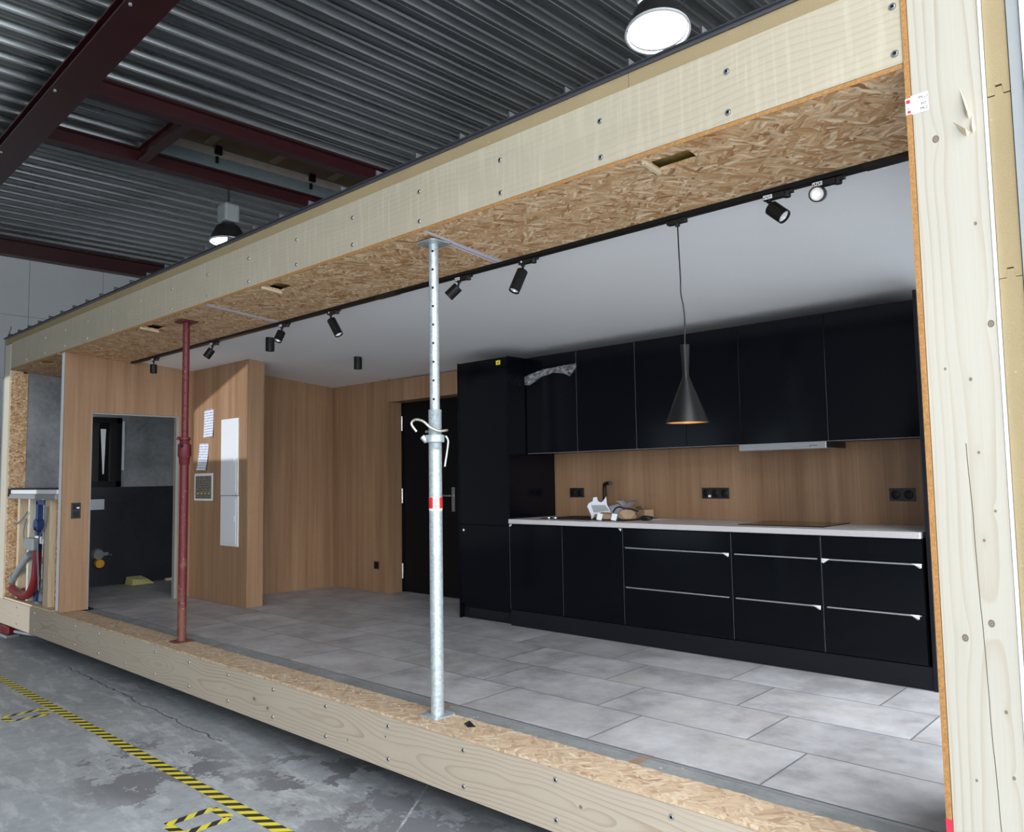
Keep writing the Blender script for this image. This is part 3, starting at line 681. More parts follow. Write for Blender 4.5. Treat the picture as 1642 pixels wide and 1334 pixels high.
tag(obj('joint_tape', TAPE_W, [('b', -3.262, -3.198, 3.025, 3.411, 2.6305, 2.6317), ('b', -3.225, -3.198, 2.80, 3.025, 2.6305, 2.6317)], deform=pitch), 'white printed tape over the soffit joint next to the galvanised prop', 'tape', tg)
tag(obj('joint_tape', TAPE_W, [('b', -5.78, -5.72, 2.80, 3.411, 2.6305, 2.6317)], deform=pitch), 'white printed tape over the soffit joint right of the red prop', 'tape', tg)

# floor of the module
struct('tile_floor', TILE, [('b', -10.6, -0.735, 3.138, 5.95, -0.03, 0.0)], 'grey stone look tile floor inside the module')
tag(obj('tile_edge_profile', ALU, [('b', -8.78, -0.752, 3.128, 3.137, -0.02, 0.001)]), 'thin aluminium edge profile along the front of the tiles', 'edge profile')
lv = thing('levelling_strip', 'grey strip between tile edge and strand board sill', 'strip')
obj('strip', TRIM_GREY, [('b', -8.78, -0.752, 3.025, 3.127, -0.02, -0.010)], lv)
for x in (-6.05, -4.85, -3.42, -2.12): obj('dark_joint', DARK_WOOD, [('b', x, x + 0.05, 3.026, 3.126, -0.0102, -0.0094)], lv)
sg = 'strand board sill strips'
def sillstrip(x0, x1, label):
    n = max(8, int((x1 - x0) / 0.02)); pts = []
    v = []; f = []
    for i in range(n + 1):
        x = x0 + (x1 - x0) * i / n; j = 3.018 + random.uniform(-0.007, 0.006)
        v += [(x, 2.782, -0.0195), (x, j, -0.0195), (x, j, -0.004), (x, 2.782, -0.003 + random.uniform(-0.001, 0.001))]
    for i in range(n):
        for k in range(4): f.append((i * 4 + k, i * 4 + (k + 1) % 4, i * 4 + 4 + (k + 1) % 4, i * 4 + 4 + k))
    f += [(0, 1, 2, 3), (n * 4 + 3, n * 4 + 2, n * 4 + 1, n * 4)]
    return tag(obj('sill_board', OSB_PALE, [('q', v, f)]), label, 'board', sg)
sillstrip(-2.65, -0.752, 'worn strand board strip on the sill between galvanised prop and corner post')
sillstrip(-5.3, -2.652, 'worn strand board strip on the sill under the galvanised prop')
sillstrip(-8.95, -5.302, 'worn strand board strip on the sill under the red prop')
tag(obj('foil_scrap', BLACK_MATT, [('q', [(-3.08, 2.93, -0.002), (-3.03, 2.95, -0.002), (-2.99, 2.93, -0.002), (-3.02, 2.90, -0.002), (-3.035, 2.93, 0.022)], [(0, 1, 4), (1, 2, 4), (2, 3, 4), (3, 0, 4), (0, 3, 2, 1)])]), 'small black scrap on the sill board right of the galvanised prop', 'scrap')
# crumbs and chips of the work, uncountable
cr = []
for i in range(120):
    x = random.uniform(-8.5, -0.8); y = random.uniform(2.80, 3.12); s = random.uniform(0.002, 0.006); z = -0.0025 if y < 3.01 else -0.0098
    cr.append(('b', x, x + s * random.uniform(1, 3), y, y + s, z, z + s * 0.5))
for i in range(70):
    x = random.uniform(-8, -0.9); y = random.uniform(3.2, 4.9); s = random.uniform(0.002, 0.005)
    cr.append(('b', x, x + s, y, y + s, 0, s * 0.6))
tag(obj('wood_chips', W_BATTEN, cr), 'pale sawdust crumbs scattered on sill boards and tiles', 'sawdust', None, 'stuff')

# ------------------------------------------------------------------ steel props
def prop(loc, tube, inner, label, galvanised):
    t = thing('steel_prop', label, 'prop', loc, 0, 'adjustable steel props')
    H = zc(loc[1]) - 0.030 - loc[2]
    pl = lambda z: ('q', [(x, y, z + dz) for dz in (0, 0.007) for (x, y) in ((-0.075, -0.06), (-0.06, -0.075), (0.06, -0.075), (0.075, -0.06), (0.075, 0.06), (0.06, 0.075), (-0.06, 0.075), (-0.075, 0.06))],
                    [tuple(range(7, -1, -1)), tuple(range(8, 16))] + [(i, (i + 1) % 8, 8 + (i + 1) % 8, 8 + i) for i in range(8)])
    obj('base_plate', inner, [pl(0)], t)
    ht_ = obj('head_plate', inner, [pl(H - 0.007)], t); ht_.location = (0, 0, -0.0055)
    ztop = 1.53 if galvanised else 1.52
    R = 0.0365 if galvanised else 0.034; r = 0.0275 if galvanised else 0.027
    if galvanised:
        obj('outer_tube', tube, [('c', (0, 0, 0.007), (0, 0, 1.44), R, None, 32)], t, smooth=True)
        thr = []
        z = 1.44
        while z < 1.66: thr += [(R * 0.97, z), (R * 1.03, z + 0.0025)]; z += 0.005
        obj('thread', LAMP_GREY if False else GALV, [('l', thr, (0, 0, 0), (0, 0, 1), 28)], t, smooth=True)
        z0 = 1.66
    else:
        obj('outer_tube', tube, [('c', (0, 0, 0.007), (0, 0, 1.43), R, None, 32)], t, smooth=True)
        thr = []; z = 1.40
        while z < 1.62: thr += [(R * 1.12, z), (R * 1.18, z + 0.004)]; z += 0.008
        z0 = 1.43
    obj('inner_tube', tube, [('c', (0, 0, z0), (0, 0, H - 0.006), r, None, 28)], t, smooth=True)
    cd = (Vector((0, 0)) - Vector(loc[:2])).normalized()
    hd = Vector((cd.x * 0.97 - cd.y * -0.2, cd.y * 0.97 + cd.x * -0.2, 0)).normalized()
    z = z0 + 0.06; k = 0
    while z < H - 0.05:
        p = hd * r; obj('pin_hole', BLACK_MATT, [('l', [(0.0, 0.0012), (0.0072, 0.0012), (0.0072, -0.002)], (0, 0, 0), (hd.x, hd.y, 0), 12)], t, loc=(p.x, p.y, z)); z += 0.105
    rt = Vector((0.735, 0.678, 0)); tw = Vector((0.678, -0.735, 0))
    if galvanised:
        obj('collar_nut', tube, [('c', (0, 0, 1.48), (0, 0, 1.522), 0.052, None, 28), ('c', tuple(-rt * 0.045 + Vector((0, 0, 1.485))), tuple(-rt * 0.072 + Vector((0, 0, 1.485 + 0.03))), 0.017, None, 10)], t, bevel=0.004)
        pth = [rt * 0.058 + Vector((0, 0, 1.515)), rt * 0.072 + Vector((0, 0, 1.49)), rt * 0.066 + Vector((0, 0, 1.43)), rt * 0.052 + Vector((0, 0, 1.345))]
        obj('handle', STAINLESS, [('t', smooth_path(pth), 0.0062)], t, smooth=True)
        Z = 1.545
        pp = [-rt * 0.10 + Vector((0, 0, Z - 0.005)) + tw * 0.03, -rt * 0.125 + Vector((0, 0, Z + 0.03)) + tw * 0.03, -rt * 0.125 + Vector((0, 0, Z + 0.05)) + tw * 0.03, -rt * 0.10 + Vector((0, 0, Z + 0.062)) + tw * 0.04, -rt * 0.06 + Vector((0, 0, Z + 0.050)) + tw * 0.05, -rt * 0.02 + Vector((0, 0, Z + 0.015)) + tw * 0.055, rt * 0.025 + Vector((0, 0, Z - 0.004)) + tw * 0.05, rt * 0.062 + Vector((0, 0, Z)) + tw * 0.02, rt * 0.06 + Vector((0, 0, Z + 0.002)) - tw * 0.02, rt * 0.01 + Vector((0, 0, Z + 0.0)) - tw * 0.05, -rt * 0.055 + Vector((0, 0, Z - 0.003)) - tw * 0.02]
        g = obj('locking_pin', ZINC, [('t', smooth_path(pp), 0.0072)], t, smooth=True); g['label'] = 'bent locking pin'
        lbl = obj('sticker', WHITE_PAPER, [('l', [(R + 0.0006, 1.102), (R + 0.0012, 1.103), (R + 0.0012, 1.176), (R + 0.0006, 1.177)], (0, 0, 0), (0, 0, 1), 32)], t, smooth=True); lbl['label'] = 'red and white wrap-around sticker'
        def patch(a0, a1, z0_, z1_):
            v = []; n = 8
            for zz in (z0_, z1_):
                for i in range(n + 1):
                    a = a0 + (a1 - a0) * i / n; v.append(((R + 0.0018) * math.cos(a), (R + 0.0018) * math.sin(a), zz))
            return ('q', v, [(i, i + 1, n + 2 + i, n + 1 + i) for i in range(n)])
        ac = math.atan2(cd.y, cd.x)
        obj('red_print', RED_INK, [patch(ac - 1.7, ac - 0.42, 1.115, 1.176)], lbl); obj('red_print', RED_INK, [patch(ac + 0.55, ac + 1.7, 1.115, 1.176)], lbl)
        obj('small_print', RED_INK, [patch(ac - 0.10 + 0.0 * i, ac + 0.06 + 0.12 * ((i * 7) % 3) / 2, 1.113 + i * 0.0085, 1.117 + i * 0.0085) for i in range(7)], lbl)
    else:
        obj('collar_nut', tube, [('l', [(0.030, 1.655), (0.045, 1.65), (0.047, 1.63), (0.036, 1.622), (0.040, 1.60), (0.052, 1.59), (0.054, 1.50), (0.044, 1.485), (0.040, 1.43), (0.036, 1.425)], (0, 0, 0), (0, 0, 1), 28)], t, smooth=True)
        obj('collar_bolt', BLACK_MATT, [('c', tuple(tw * 0.045 + Vector((0, 0, 1.58))), tuple(tw * 0.062 + Vector((0, 0, 1.575))), 0.012, None, 10)], t)
        pth = [-rt * 0.03 + Vector((0, 0, 1.645)) , -rt * 0.055 + Vector((0, 0, 1.652)), -rt * 0.062 + Vector((0, 0, 1.63))]
        obj('locking_pin', tube, [('t', smooth_path(pth), 0.006)], t, smooth=True)
    return t
prop((-3.30, 2.945, -0.0025), GALV, GALV, 'galvanised adjustable steel prop with red and white sticker', True)
prop((-6.39, 2.95, -0.0025), RUST, RUST, 'rusty dark red adjustable steel prop', False)

# ------------------------------------------------------------------ track lights
trk = thing('lighting_track', 'long black lighting track along the ceiling edge', 'light track')
zt = zc(3.44)
obj('rail', BLACK_MATT, [('b', -8.70, -0.752, 3.414, 3.462, zt - 0.045, zt - 0.004)], trk)
obj('groove', BLACK_PLASTIC, [('b', -8.68, -0.76, 3.430, 3.446, zt - 0.0465, zt - 0.0445)], trk)
for x in (-4.45, -1.10): obj('track_joint', BLACK_PLASTIC, [('b', x, x + 0.22, 3.412, 3.464, zt - 0.0475, zt - 0.03)], trk)
def spot(x, aim, long, label, white=True, glow=False):
    g = 'spotlights on the black track'
    t = thing('spotlight', label, 'spotlight', (x, 3.438, zt - 0.046), 0, g)
    obj('adapter', BLACK_PLASTIC, [('b', -0.055, 0.045, -0.016, 0.016, -0.026, 0.0), ('c', (0.055, 0, -0.032), (0.055, 0, -0.004), 0.017, None, 16), ('b', 0.045, 0.085, -0.012, 0.012, -0.016, 0)], t, bevel=0.003)
    if white:
        lb = obj('label_plate', TAB_WHITE, [('b', -0.052, -0.008, -0.0172, -0.0162, -0.023, -0.004)], t); lb['label'] = 'white rating label'
        obj('print', BLACK_INK, [('b', -0.049 + i * 0.009, -0.044 + i * 0.009, -0.0176, -0.0171, -0.020 + (i % 2) * 0.004, -0.012 + (i % 2) * 0.004) for i in range(4)], lb)
    else:
        obj('release_button', TAB_WHITE, [('c', (-0.028, -0.0165, -0.012), (-0.028, -0.0195, -0.012), 0.006, None, 12)], t)
    a = Vector(aim).normalized(); L = 0.145 if long else 0.09; R = 0.033 if long else 0.034
    pv = Vector((-0.03, 0, -0.055))
    obj('stem', BLACK_MATT, [('c', (-0.03, 0, -0.024), (-0.03, 0, -0.036), 0.012, None, 14), ('c', (-0.03, 0, -0.034), tuple(pv + a * 0.012), 0.0065, None, 10)], t)
    c0 = pv + a * 0.008 + a.orthogonal().normalized() * 0.0
    obj('head', BLACK_MATT, [('l', [(0.0, 0.0), (R - 0.003, 0.0), (R, 0.003), (R, L), (R - 0.004, L), (R - 0.006, L - 0.012), (R - 0.012, L - 0.028), (0.0, L - 0.03)], tuple(c0), tuple(a), 28)], t, smooth=True)
    obj('lens', REFL, [('l', [(R - 0.0065, L - 0.010), (R - 0.013, L - 0.026), (0.008, L - 0.029)], tuple(c0), tuple(a), 24)], t, smooth=True)
    obj('led', LED_WARM if glow else PIPE_GREY, [('l', [(0.009, L - 0.0275), (0.006, L - 0.022), (0.0, L - 0.021)], tuple(c0), tuple(a), 16)], t, smooth=True)
    return t
spot(-8.15, (0.0, 0.0, -1), False, 'short spotlight pointing straight down at the far left end of the track')
spot(-6.88, (-0.45, -0.40, -0.8), False, 'short spotlight just right of the red prop, tilted down to the left')
spot(-5.69, (0.05, -0.43, -0.85), False, 'short spotlight with visible lens, next right after the ceiling cylinder near the track')
spot(-5.00, (0.47, 0.16, -0.85), True, 'long spotlight tilted down to the right, left of the galvanised prop', False)
spot(-3.58, (-0.58, -0.42, -0.66), False, 'short spotlight tilted to the left, just right of the galvanised prop')
spot(-3.03, (-0.12, -0.42, -0.9), True, 'long spotlight tilted down, between galvanised prop and pendant lamp', False)
spot(-1.50, (0.73, -0.05, -0.68), False, 'short spotlight aimed down right, between pendant lamp and the rightmost spotlight')
spot(-1.27, (0.24, -0.92, -0.30), False, 'short spotlight with warm lens facing the camera, nearest the corner post', True, True)

def ceil_cyl(x, y, label, lit):
    t = thing('ceiling_spotlight', label, 'ceiling lamp', (x, y, zc(y)), 0, 'black ceiling cylinders')
    obj('body', BLACK_MATT, [('l', [(0.0, 0.004), (0.040, 0.004), (0.040, -0.120), (0.034, -0.120), (0.032, -0.105), (0.0, -0.100)], (0, 0, 0), (0, 0, 1), 28)], t, smooth=True)
    obj('lens', REFL, [('l', [(0.031, -0.106), (0.0, -0.104)], (0, 0, 0), (0, 0, 1), 20)], t, smooth=True)
    return t
ceil_cyl(-6.44, 3.75, 'black cylinder lamp on the white ceiling close to the track', True)
ceil_cyl(-6.42, 4.71, 'black cylinder lamp on the white ceiling farther back, above the entrance corner', False)

pd = thing('pendant_lamp', 'black conical pendant lamp hanging in front of the kitchen', 'pendant lamp', (-2.015, 3.44, zt - 0.046))
obj('adapter', BLACK_PLASTIC, [('b', -0.055, 0.05, -0.017, 0.017, -0.022, 0.0), ('c', (0, 0, -0.036), (0, 0, -0.018), 0.012, None, 14)], pd, bevel=0.003)
obj('cord', BLACK_PLASTIC, [('t', smooth_path([(0, 0, -0.03), (0.002, 0, -0.15), (0.006, 0, -0.3), (0.006, 0, -0.38), (0.018, 0, -0.45), (0.022, 0, -0.52), (0.018, 0, -0.645)], 8), 0.0035)], pd, smooth=True)
zs = -0.64
obj('shade', BLACK_MATT, [('l', [(0.0, 0.0), (0.0235, 0.0), (0.0205, -0.06), (0.0165, -0.13), (0.017, -0.158), (0.020, -0.168), (0.060, -0.27), (0.104, -0.385), (0.1045, -0.3885), (0.102, -0.3885), (0.058, -0.275), (0.018, -0.172), (0.0, -0.170)], (0.018, 0, zs), (0, 0, 1), 40)], pd, smooth=True)
obj('shade_lining', COPPER_IN, [('l', [(0.1025, -0.3883), (0.100, -0.384), (0.057, -0.277), (0.02, -0.182)], (0.018, 0, zs), (0, 0, 1), 40)], pd, smooth=True)
obj('bulb', LED_WARM, [('l', [(0.0, -0.34), (0.02, -0.335), (0.03, -0.31), (0.022, -0.28), (0.012, -0.25), (0.0, -0.25)], (0.018, 0, zs), (0, 0, 1), 20)], pd, smooth=True)
d = bpy.data.lights.new('pendant_bulb', 'POINT'); d.energy = 0.8; d.color = (1.0, 0.65, 0.32); d.shadow_soft_size = 0.03
lo = bpy.data.objects.new('pendant_bulb', d); COL.objects.link(lo); lo.parent = pd; lo.location = (0.018, 0, zs - 0.35)

# ------------------------------------------------------------------ oak walls, niche, entrance door
def roofed(x0, x1, y0, y1, z0=0.0):
    return ('q', [(x0, y0, z0), (x1, y0, z0), (x1, y1, z0), (x0, y1, z0), (x0, y0, zc(y0)), (x1, y0, zc(y0)), (x1, y1, zc(y1)), (x0, y1, zc(y1))],
            [(3, 2, 1, 0), (4, 5, 6, 7), (0, 1, 5, 4), (1, 2, 6, 5), (2, 3, 7, 6), (3, 0, 4, 7)])
struct('wall_oak_left', OAK, [roofed(-8.80, -8.78, 2.80, 3.07), roofed(-8.80, -8.78, 3.07, 3.955, 2.022), roofed(-8.80, -8.78, 3.955, 4.131)], 'oak veneered wall with the bathroom doorway')
struct('wall_bath_front', WHITE_CEIL, [roofed(-8.975, -8.802, 2.83, 3.07), roofed(-8.975, -8.802, 3.07, 3.975, 2.04), roofed(-8.90, -8.802, 4.02, 5.9)], 'plasterboard core behind the oak wall')
(lambda o: tag(o, 'pale metal lining around the bathroom doorway', None, None, 'structure'))(obj('trim_2', PANEL_BOARD, [('b', -8.835, -8.779, 3.956, 3.985, 0.0, 2.015), ('b', -8.835, -8.7785, 3.068, 3.985, 2.006, 2.020), ('b', -8.835, -8.7785, 3.063, 3.073, 0.0, 2.02)]))
struct('wall_partition', OAK, [roofed(-8.78, -7.51, 4.13, 4.31)], 'oak veneered wall end with the white distribution boxes')
struct('wall_niche', OAK, [roofed(-8.24, -8.22, 4.31, 5.66)], 'oak veneered side wall of the entrance niche')
struct('wall_module_back', OAK, [roofed(-8.24, -7.13, 5.655, 5.86), ('b', -7.13, -5.36, 5.655, 5.86, 2.155, 2.40), roofed(-5.37, -1.35, 5.72, 5.80)], 'oak veneered back wall with the entrance recess and the kitchen splashback')
struct('wall_kitchen_right', BLACK_PLINTH, [('b', -1.395, -1.375, 5.08, 5.72, 0.0, 2.36)], 'tall black end panel at the right of the kitchen')
dr = sstruct('door_1', 'black entrance door beside the tall kitchen cabinet')
obj('leaf', BLACK_DOOR, [('b', -7.10, -6.03, 5.85, 5.90, 0.006, 2.145)], dr)
obj('door_frame', BLACK_DOOR, [('b', -7.13, -7.10, 5.84, 5.92, 0.0, 2.155), ('b', -6.03, -5.37, 5.84, 5.92, 0.0, 2.155), ('b', -7.13, -5.37, 5.86, 5.92, 2.145, 2.2)], dr)
for z0, z1 in ((1.83, 2.0), (1.0, 1.17), (0.15, 0.32)):
    obj('hinge', STAINLESS, [('c', (-7.112, 5.836, z0), (-7.112, 5.836, z1), 0.011, None, 12), ('b', -7.13, -7.10, 5.835, 5.840, z0, z1)], dr, bevel=0.002)
hd_ = obj('handle_plate', STAINLESS, [('b', -6.29, -6.245, 5.842, 5.850, 0.92, 1.18)], dr, bevel=0.003)
obj('lever', STAINLESS, [('c', (-6.268, 5.845, 1.09), (-6.268, 5.79, 1.09), 0.010, None, 12), ('t', [(-6.268, 5.795, 1.09), (-6.34, 5.79, 1.09), (-6.40, 5.792, 1.09)], 0.009)], hd_, smooth=True)
def socket(x, y, z, w, h, label, n=1, normal='y'):
    t = thing('wall_socket', label, 'socket', (x, y, z), 0, 'black wall sockets')
    obj('cover', BLACK_PLASTIC, [('b', -w / 2, w / 2, -0.009, 0.0, -h / 2, h / 2)], t, bevel=0.002)
    for i in range(n):
        cx = -w / 2 + w * (i + 0.5) / n
        obj('insert', BLACK_MATT, [('l', [(0.030, 0.0005), (0.029, -0.0005), (0.021, 0.004), (0.0, 0.004)], (cx, -0.0096, 0), (0, -1, 0), 24)], t, smooth=True)
    return t
socket(-7.355, 5.655, 0.30, 0.085, 0.085, 'single black socket low on the oak wall left of the entrance door')
sk = socket(-4.478, 5.72, 1.128, 0.16, 0.085, 'black double socket on the splashback left of the tap', 2)
sk2 = socket(-3.087, 5.72, 1.125, 0.235, 0.085, 'black triple socket with white mark in the middle of the splashback', 3)
obj('charger_port', WHITE_PAPER, [('b', -0.062, -0.038, -0.0115, -0.0095, -0.032, -0.014)], sk2)
socket(-1.70, 5.72, 1.117, 0.165, 0.085, 'black double socket on the splashback at the far right', 2)
sw = thing('light_switch', 'black double switch plate on the oak wall left of the bathroom doorway', 'switch', (-8.78, 2.933, 1.01))
obj('cover', BLACK_PLASTIC, [('b', 0.0, 0.009, -0.045, 0.045, -0.08, 0.08)], sw, bevel=0.002)
obj('rocker', BLACK_MATT, [('b', 0.009, 0.013, -0.030, 0.030, 0.008, 0.066)], sw, bevel=0.002)
obj('rocker', BLACK_MATT, [('b', 0.009, 0.013, -0.030, 0.030, -0.066, -0.008)], sw, bevel=0.002)
obj('display', TAB_WHITE, [('b', 0.013, 0.014, 0.004, 0.030, 0.02, 0.035)], sw)

# distribution boxes and papers on the partition
def dist_box(x0, x1, z0, z1, label, latch):
    t = thing('distribution_box', label, 'electrical box', ((x0 + x1) / 2, 4.13, z0), 0, 'white distribution boxes on the oak wall end')
    w = (x1 - x0) / 2; h = z1 - z0
    obj('frame', WHITE_PAINT, [('b', -w, w, -0.014, 0, 0, h)], t, bevel=0.003)
    dd = obj('door', WHITE_PAINT, [('b', -w + 0.022, w - 0.035, -0.019, -0.0142, 0.028, h - 0.028)], t, bevel=0.002)
    obj('latch', TAB_WHITE, [('b', w - 0.075, w - 0.052, -0.024, -0.019, latch - 0.03, latch + 0.03)], dd, bevel=0.003)
    return t
dist_box(-8.055, -7.69, 1.135, 1.945, 'taller white distribution box, the upper of the two on the oak wall end', 0.38)
dist_box(-8.05, -7.68, 0.605, 1.128, 'shorter white distribution box, the lower of the two on the oak wall end', 0.29)
def sheet(name, x, z0, w, h, rot, mat, label, cat, curl=0.012):
    n = 6; v = []; f = []
    for i in range(n + 1):
        for j in range(2):
            v.append((-w / 2 + w * j, -0.002 - curl * (1 - i / n) ** 2, -h + h * i / n))
    f = [(2 * i, 2 * i + 1, 2 * i + 3, 2 * i + 2) for i in range(n)]
    m = len(v); v += [(a, b - 0.0006, c) for a, b, c in v]
    f += [(m + 2 * i + 2, m + 2 * i + 3, m + 2 * i + 1, m + 2 * i) for i in range(n)] + [(0, m, m + 1, 1)]
    o = obj(name, mat, [('q', v, f)], loc=(x, 4.13, z0)); o.rotation_euler = (0, rot, 0)
    return tag(o, label, cat)
sheet('paper_sheet', -8.362, 2.076, 0.215, 0.305, -0.02, PRINT_A, 'white printed sheet hanging highest on the oak wall end', 'paper')
sheet('paper_sheet', -8.465, 1.707, 0.215, 0.297, 0.03, PRINT_A, 'white printed sheet hanging below the highest one, above the dark plan', 'paper', 0.03)
pf = thing('plan_sheet', 'dark printed plan with pale border, lowest of the sheets on the oak wall end', 'plan', (-8.465, 4.13, 1.075))
obj('border', WHITE_PAPER, [('b', -0.215, 0.215, -0.004, 0, 0, 0.30)], pf)
obj('print', PLAN, [('b', -0.185, 0.185, -0.0052, -0.0042, 0.022, 0.272)], pf)
obj('yellow_note', YELLOW_STICK, [('b', -0.14 + i * 0.085, -0.10 + i * 0.085, -0.0058, -0.0053, 0.075, 0.085) for i in range(4)], pf)

# ------------------------------------------------------------------ bathroom seen through the doorway and the open frame
struct('wall_bath_left', BATH_GREY, [roofed(-10.75, -10.60, 2.97, 3.69), ('b', -10.75, -10.60, 3.69, 4.05, 0, 1.241), ('b', -10.75, -10.60, 3.69, 4.05, 2.115, 2.58), roofed(-10.75, -10.60, 4.05, 5.8)], 'grey stone tiled outer wall of the bathroom')
struct('wall_bath_tiles', BATH_DARK, [('b', -10.60, -10.588, 3.05, 5.8, 0.0, 1.236)], 'dark lower tiles in the bathroom')
struct('wall_bath_back', BATH_DARK, [roofed(-10.6, -8.975, 5.80, 5.9)], 'dark back wall of the bathroom')
w1 = sstruct('window_1', 'black framed window in the bathroom')
obj('window_frame', BLACK_MATT, [('b', -10.66, -10.575, 3.40, 3.47, 1.241, 2.115), ('b', -10.66, -10.575, 4.0, 4.06, 1.241, 2.115), ('b', -10.66, -10.575, 3.40, 4.06, 2.05, 2.12), ('b', -10.66, -10.575, 3.40, 4.06, 1.236, 1.31)], w1)
obj('sash', BLACK_PLASTIC, [('b', -10.64, -10.59, 3.72, 3.79, 1.31, 2.05), ('b', -10.64, -10.59, 3.93, 4.0, 1.31, 2.05)], w1)
obj('pane', GLASS_BLACK, [('b', -10.63, -10.62, 3.47, 4.0, 1.31, 2.05)], w1)
tag(obj('paper_strip', WHITE_PAPER, [('q', [(-10.58, 3.80, 1.97), (-10.58, 3.865, 1.97), (-10.58, 3.85, 1.40), (-10.58, 3.835, 1.40), (-10.577, 3.80, 1.97), (-10.577, 3.865, 1.97), (-10.577, 3.85, 1.40), (-10.577, 3.835, 1.40)], [(0, 1, 2, 3), (4, 7, 6, 5), (0, 4, 5, 1), (1, 5, 6, 2), (2, 6, 7, 3), (3, 7, 4, 0)])]), 'pale tapering paper strip hanging on the bathroom window', 'paper')
tag(obj('window_reveal_strip', WHITE_PAINT, [('b', -10.60, -10.58, 4.065, 4.095, 1.45, 2.08)]), 'white sealing strip at the right side of the bathroom window', 'strip')
tag(obj('flush_plate_opening', STYRO, [('b', -10.588, -10.574, 3.55, 3.865, 0.955, 1.085)], bevel=0.003), 'pale flush plate cover on the dark bathroom tiles', 'flush plate')
wc = thing('drain_connection', 'toilet drain stub with orange yellow cap on the dark bathroom wall', 'pipe fitting', (-10.588, 3.80, 0.35))
obj('flange', PIPE_GREY, [('c', (0, 0, 0.05), (0.05, 0, 0.05), 0.075, 0.06, 20)], wc, smooth=True)
obj('cap', YELLOW, [('c', (0.03, 0.0, -0.06), (0.10, 0.0, -0.06), 0.058, 0.052, 24)], wc, smooth=True, bevel=0.004)
obj('threaded_rod', STAINLESS, [('c', (0, 0.11, 0.05), (0.10, 0.13, 0.04), 0.01, None, 10)], wc)
obj('bracket', PIPE_GREY, [('b', 0, 0.03, -0.06, 0.12, 0.03, 0.07)], wc)
fo = []
tag(obj('foam_block', SPONGE, [('q', [(-10.50, 4.10, 0), (-10.50, 4.36, 0), (-10.34, 4.42, 0), (-10.30, 4.12, 0), (-10.48, 4.11, 0.10), (-10.49, 4.30, 0.10), (-10.36, 4.34, 0.06), (-10.31, 4.13, 0.08)], [(3, 2, 1, 0), (4, 5, 6, 7), (0, 1, 5, 4), (1, 2, 6, 5), (2, 3, 7, 6), (3, 0, 4, 7)])], bevel=0.008), 'pale yellow foam block on the bathroom floor', 'foam')
tag(obj('wood_offcut', W_BATTEN, [('b', -10.52, -10.47, 4.62, 5.2, 0.0, 0.03)]), 'pale wood offcut on the bathroom floor', 'offcut')

# open wall frame at the far left
tag(obj('reveal_board', OSB, [('b', -10.60, -10.585, 2.80, 2.975, 1.2, 2.60), ('b', -10.60, -10.585, 2.80, 2.975, -0.01, 1.2)]), 'strand board reveal beside the far left corner post', 'board')
struct('wall_bath_shell', FOIL_WHITE, [('b', -10.585, -8.98, 3.02, 3.05, -0.01, 1.16)], 'white foil covered inner side of the open bathroom wall frame')
ws = thing('frame_rail', 'white rail with dark gasket closing the top of the open wall frame', 'rail')
obj('rail', PANEL_BOARD, [('b', -10.583, -8.985, 2.80, 3.05, 1.125, 1.175)], ws, bevel=0.004)
obj('upper_profile', WHITE_PAINT, [('b', -10.58, -8.985, 2.815, 3.05, 1.178, 1.225)], ws, bevel=0.004)
obj('gasket', BLACK_MATT, [('b', -10.58, -8.985, 2.83, 3.05, 1.226, 1.245)], ws)
obj('bracket', BLACK_MATT, [('b', -10.585, -10.52, 2.80, 2.815, 1.15, 1.24)], ws)
sd = 'studs of the open wall frame'
tag(obj('wall_stud', W_STUD, [('b', -10.41, -10.34, 2.86, 2.98, -0.0, 1.124)], bevel=0.002), 'timber stud in the open frame, closest to the left corner post', 'stud', sd)
tag(obj('wall_stud', W_PALE, [('b', -10.04, -9.98, 2.86, 2.98, 0.0, 1.124)], bevel=0.002), 'timber stud in the open frame, left of the blue steel frame', 'stud', sd)
tag(obj('wall_stud', W_STUD, [('b', -9.40, -9.25, 2.84, 2.98, 0.0, 1.124)], bevel=0.002), 'wide timber stud in the open frame, right of the blue steel frame', 'stud', sd)
tag(obj('frame_board', OSB, [('b', -9.24, -8.985, 2.90, 3.015, -0.01, 1.12)]), 'strand board panel in the open frame beside the oak wall edge', 'board')
tag(obj('frame_floor_plate', W_BATTEN, [('b', -10.585, -8.985, 2.80, 3.02, -0.02, -0.001)]), 'timber floor plate under the open wall frame', 'plate')
bf = thing('installation_frame', 'blue steel toilet installation frame in the open wall', 'steel frame', (-9.72, 2.92, 0))
obj('upright', BLUE_STEEL, [('b', -0.16, -0.10, -0.03, 0.03, 0.0, 1.10)], bf, bevel=0.004)
obj('upright', BLUE_STEEL, [('b', 0.22, 0.27, -0.03, 0.03, 0.25, 1.0)], bf, bevel=0.004)
obj('crossbar', BLUE_STEEL, [('b', -0.16, 0.27, -0.03, 0.03, 1.06, 1.11)], bf, bevel=0.004)
obj('clamp', BLUE_STEEL, [('c', (-0.13, -0.04, 0.83), (-0.13, 0.03, 0.83), 0.075, None, 18)], bf, smooth=True)
obj('clamp', BLUE_STEEL, [('c', (0.22, -0.04, 0.80), (0.22, 0.03, 0.80), 0.06, None, 18)], bf, smooth=True)
obj('valve', CHROME, [('c', (-0.10, -0.07, 0.79), (-0.10, -0.04, 0.79), 0.03, None, 14)], bf, smooth=True)
obj('cistern_cover', WHITE_PAINT, [('b', -0.10, 0.15, -0.05, -0.031, 0.64, 0.72)], bf, bevel=0.006)
